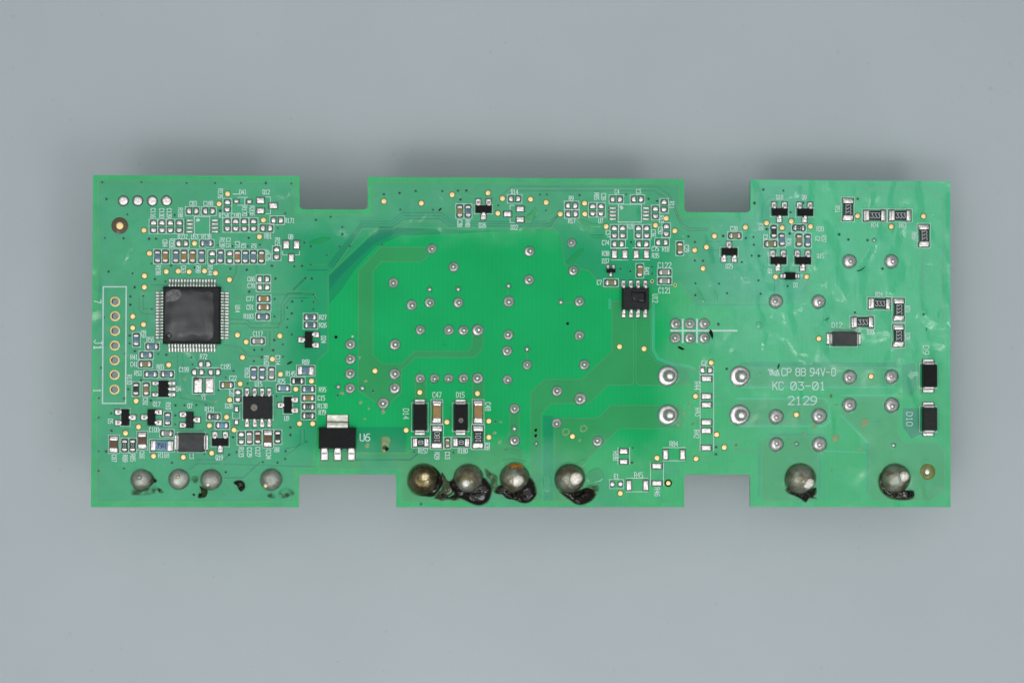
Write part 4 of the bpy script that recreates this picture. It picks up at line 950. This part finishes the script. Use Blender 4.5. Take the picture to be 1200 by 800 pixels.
puddle([(240, 512), (290, 502), (325, 525), (330, 565), (300, 597), (278, 585), (262, 550), (235, 530)], 0.55, seed=35, lump=0.2)
puddle([(590, 610), (650, 560), (720, 580), (735, 620), (690, 640), (640, 655), (600, 645)], 0.10, 'flux_thin', 36, 0.7)
puddle([(520, 600), (570, 610), (580, 650), (540, 655), (500, 630)], 0.08, 'flux_thin', 37, 0.7)
tile(350, 490)
puddle([(672, 170), (690, 148), (730, 146), (752, 180), (740, 230), (720, 270), (690, 285), (675, 250), (668, 210)], 0.22, 'stain', 38, 0.5)
puddle([(680, 232), (710, 225), (735, 240), (725, 265), (690, 268)], 0.3, 'flux', 39, 0.8)
tile(960, 490)
# lacquer pools with a shape of their own on the green
def lpool(tx, ty, pts, seed, h=0.05): tile(tx, ty); puddle(pts, h, 'pool', seed, 0.3, 'lacquer_pool')
lpool(500, 195, [(800, 420), (850, 370), (880, 330), (905, 350), (895, 400), (850, 450), (810, 460)], 41)
lpool(650, 195, [(170, 430), (230, 430), (290, 460), (370, 470), (380, 490), (300, 500), (210, 470)], 42)
lpool(650, 195, [(290, 560), (400, 555), (440, 570), (390, 585), (300, 578)], 43)
lpool(650, 195, [(90, 780), (170, 700), (230, 665), (240, 690), (190, 740), (140, 798)], 44)
lpool(810, 280, [(45, 395), (75, 430), (110, 500), (100, 515), (70, 500), (50, 440)], 45)
lpool(810, 280, [(185, 415), (210, 440), (215, 500), (195, 495)], 46)
lpool(810, 280, [(525, 680), (555, 672), (580, 690), (570, 730), (535, 720)], 47)
lpool(340, 195, [(150, 620), (250, 580), (330, 585), (300, 610), (200, 640)], 48)

# ---------------------------------------------------------------- parts on the hidden side that the board stands on
def under(name, u, v, w, d, round_=False):
    x, y = B(u, v); wz = (root.location/S+ROT @ Vector((x, y, TOP))).z
    hgt = wz-THK-0.6-0.5*abs(math.sin(RY))*w-0.5*abs(math.sin(RX))*d
    me = lathe(name, [(w/2, -THK), (w/2, -THK-hgt*0.96), (w/2*0.94, -THK-hgt)], ('plastic',), 32) if round_ else box(name, w, d, -THK-hgt, -THK, 0.4, 'plastic')
    put(name, me, x, y)
under('transformer', 520, 400, 24, 22); under('electrolytic_capacitor', 250, 420, 13, 13, True); under('electrolytic_capacitor', 250, 310, 13, 13, True); under('relay', 960, 430, 20, 16); under('electrolytic_capacitor', 720, 340, 14, 14, True)

# ---------------------------------------------------------------- loose debris lying on the board
def loose(name, lab, me, u, v, rot=0):
    x, y = B(u, v); o = bpy.data.objects.new(name, me); C.objects.link(o)
    o.matrix_world = root_m @ Matrix.Translation((x*S, y*S, (TOP+0.05)*S)) @ Matrix.Rotation(rot, 4, 'Z')
    o['label'] = lab; o['category'] = 'debris'; o['group'] = 'black specks lying on the board'
    return o
root_m = Matrix.LocRotScale(root.location, root.rotation_euler, (1, 1, 1))
def flake(pts, h):
    n = len(pts); vs = [(a, b, 0.02) for a, b in pts]+[(a*0.8, b*0.8, h*(0.7+0.3*math.sin(i*2.3))) for i, (a, b) in enumerate(pts)]+[(0, 0, h)]
    fs = [(i, (i+1) % n, n+(i+1) % n, n+i) for i in range(n)]+[(n+i, n+(i+1) % n, 2*n) for i in range(n)]
    return from_py(vs, fs, 'debris_flake', [M['debris']])
def fibre(pts, r):
    vs, fs = [], []; n = 6
    for i, (x, y, z) in enumerate(pts):
        a = Vector(pts[min(i+1, len(pts)-1)])-Vector(pts[max(i-1, 0)]); a.normalize(); s_ = Vector((-a.y, a.x, 0)).normalized(); u_ = a.cross(s_)
        k2 = r*(0.45 if i in (0, len(pts)-1) else 1)
        for j in range(n):
            q = Vector((x, y, z+r))+s_*math.cos(2*math.pi*j/n)*k2+u_*math.sin(2*math.pi*j/n)*k2; vs.append(tuple(q))
        if i:
            for j in range(n): b = (i-1)*n; fs.append((b+j, b+(j+1) % n, b+n+(j+1) % n, b+n+j))
    fs += [tuple(range(n-1, -1, -1)), tuple((len(pts)-1)*n+j for j in range(n))]
    return from_py(vs, fs, 'debris_fibre', [M['debris']])
loose('debris_flake', 'black jagged flake on the right end of the white header cross', flake([(-0.35, 0.25), (-0.1, 0.85), (0.25, 0.5), (0.42, -0.2), (0.3, -0.85), (0.0, -0.4)], 0.35), 833, 391.5)
loose('debris_flake', 'small black oval flake just below the six header pins', flake([(-0.62, 0.28), (-0.3, 0.34), (0.35, 0.02), (0.6, -0.22), (0.2, -0.3), (-0.45, 0.0)], 0.3), 798.3, 408)
loose('debris_fibre', 'curved black fibre under the pair of round joints near the right edge', fibre([(-0.7, -0.28, 0), (-0.35, -0.3, 0), (0.05, -0.18, 0.03), (0.4, 0.06, 0.02), (0.65, 0.4, 0)], 0.075), 1008.7, 315.2)
loose('debris_fibre', 'tiny black fibre just above the lettering D12 left of the resistors', fibre([(-0.3, -0.22, 0), (0, 0.0, 0.03), (0.3, 0.25, 0)], 0.07), 969, 374)
loose('debris_fibre', 'short upright black fibre beside the long trace at the right edge', fibre([(0, -0.3, 0), (0.04, 0, 0.02), (0.02, 0.3, 0)], 0.06), 1085.4, 385.8)
loose('debris_fibre', 'short black fibre above the white print line CP 8B 94V-0', fibre([(-0.16, -0.42, 0), (0.02, 0, 0.03), (0.12, 0.42, 0)], 0.12), 912.2, 429)
loose('debris_flake', 'small black flake between the gold point and the blue resistor R69', flake([(-0.45, -0.22), (-0.1, 0.05), (0.4, 0.26), (0.48, 0.12), (0.1, -0.16), (-0.3, -0.32)], 0.28), 339.2, 424.8)
loose('debris_flake', 'dark slanted speck left of the small chip pair C38 and R48', flake([(-0.3, -0.25), (-0.05, 0.1), (0.32, 0.3), (0.2, 0.0), (-0.15, -0.3)], 0.2), 515.6, 245.5)
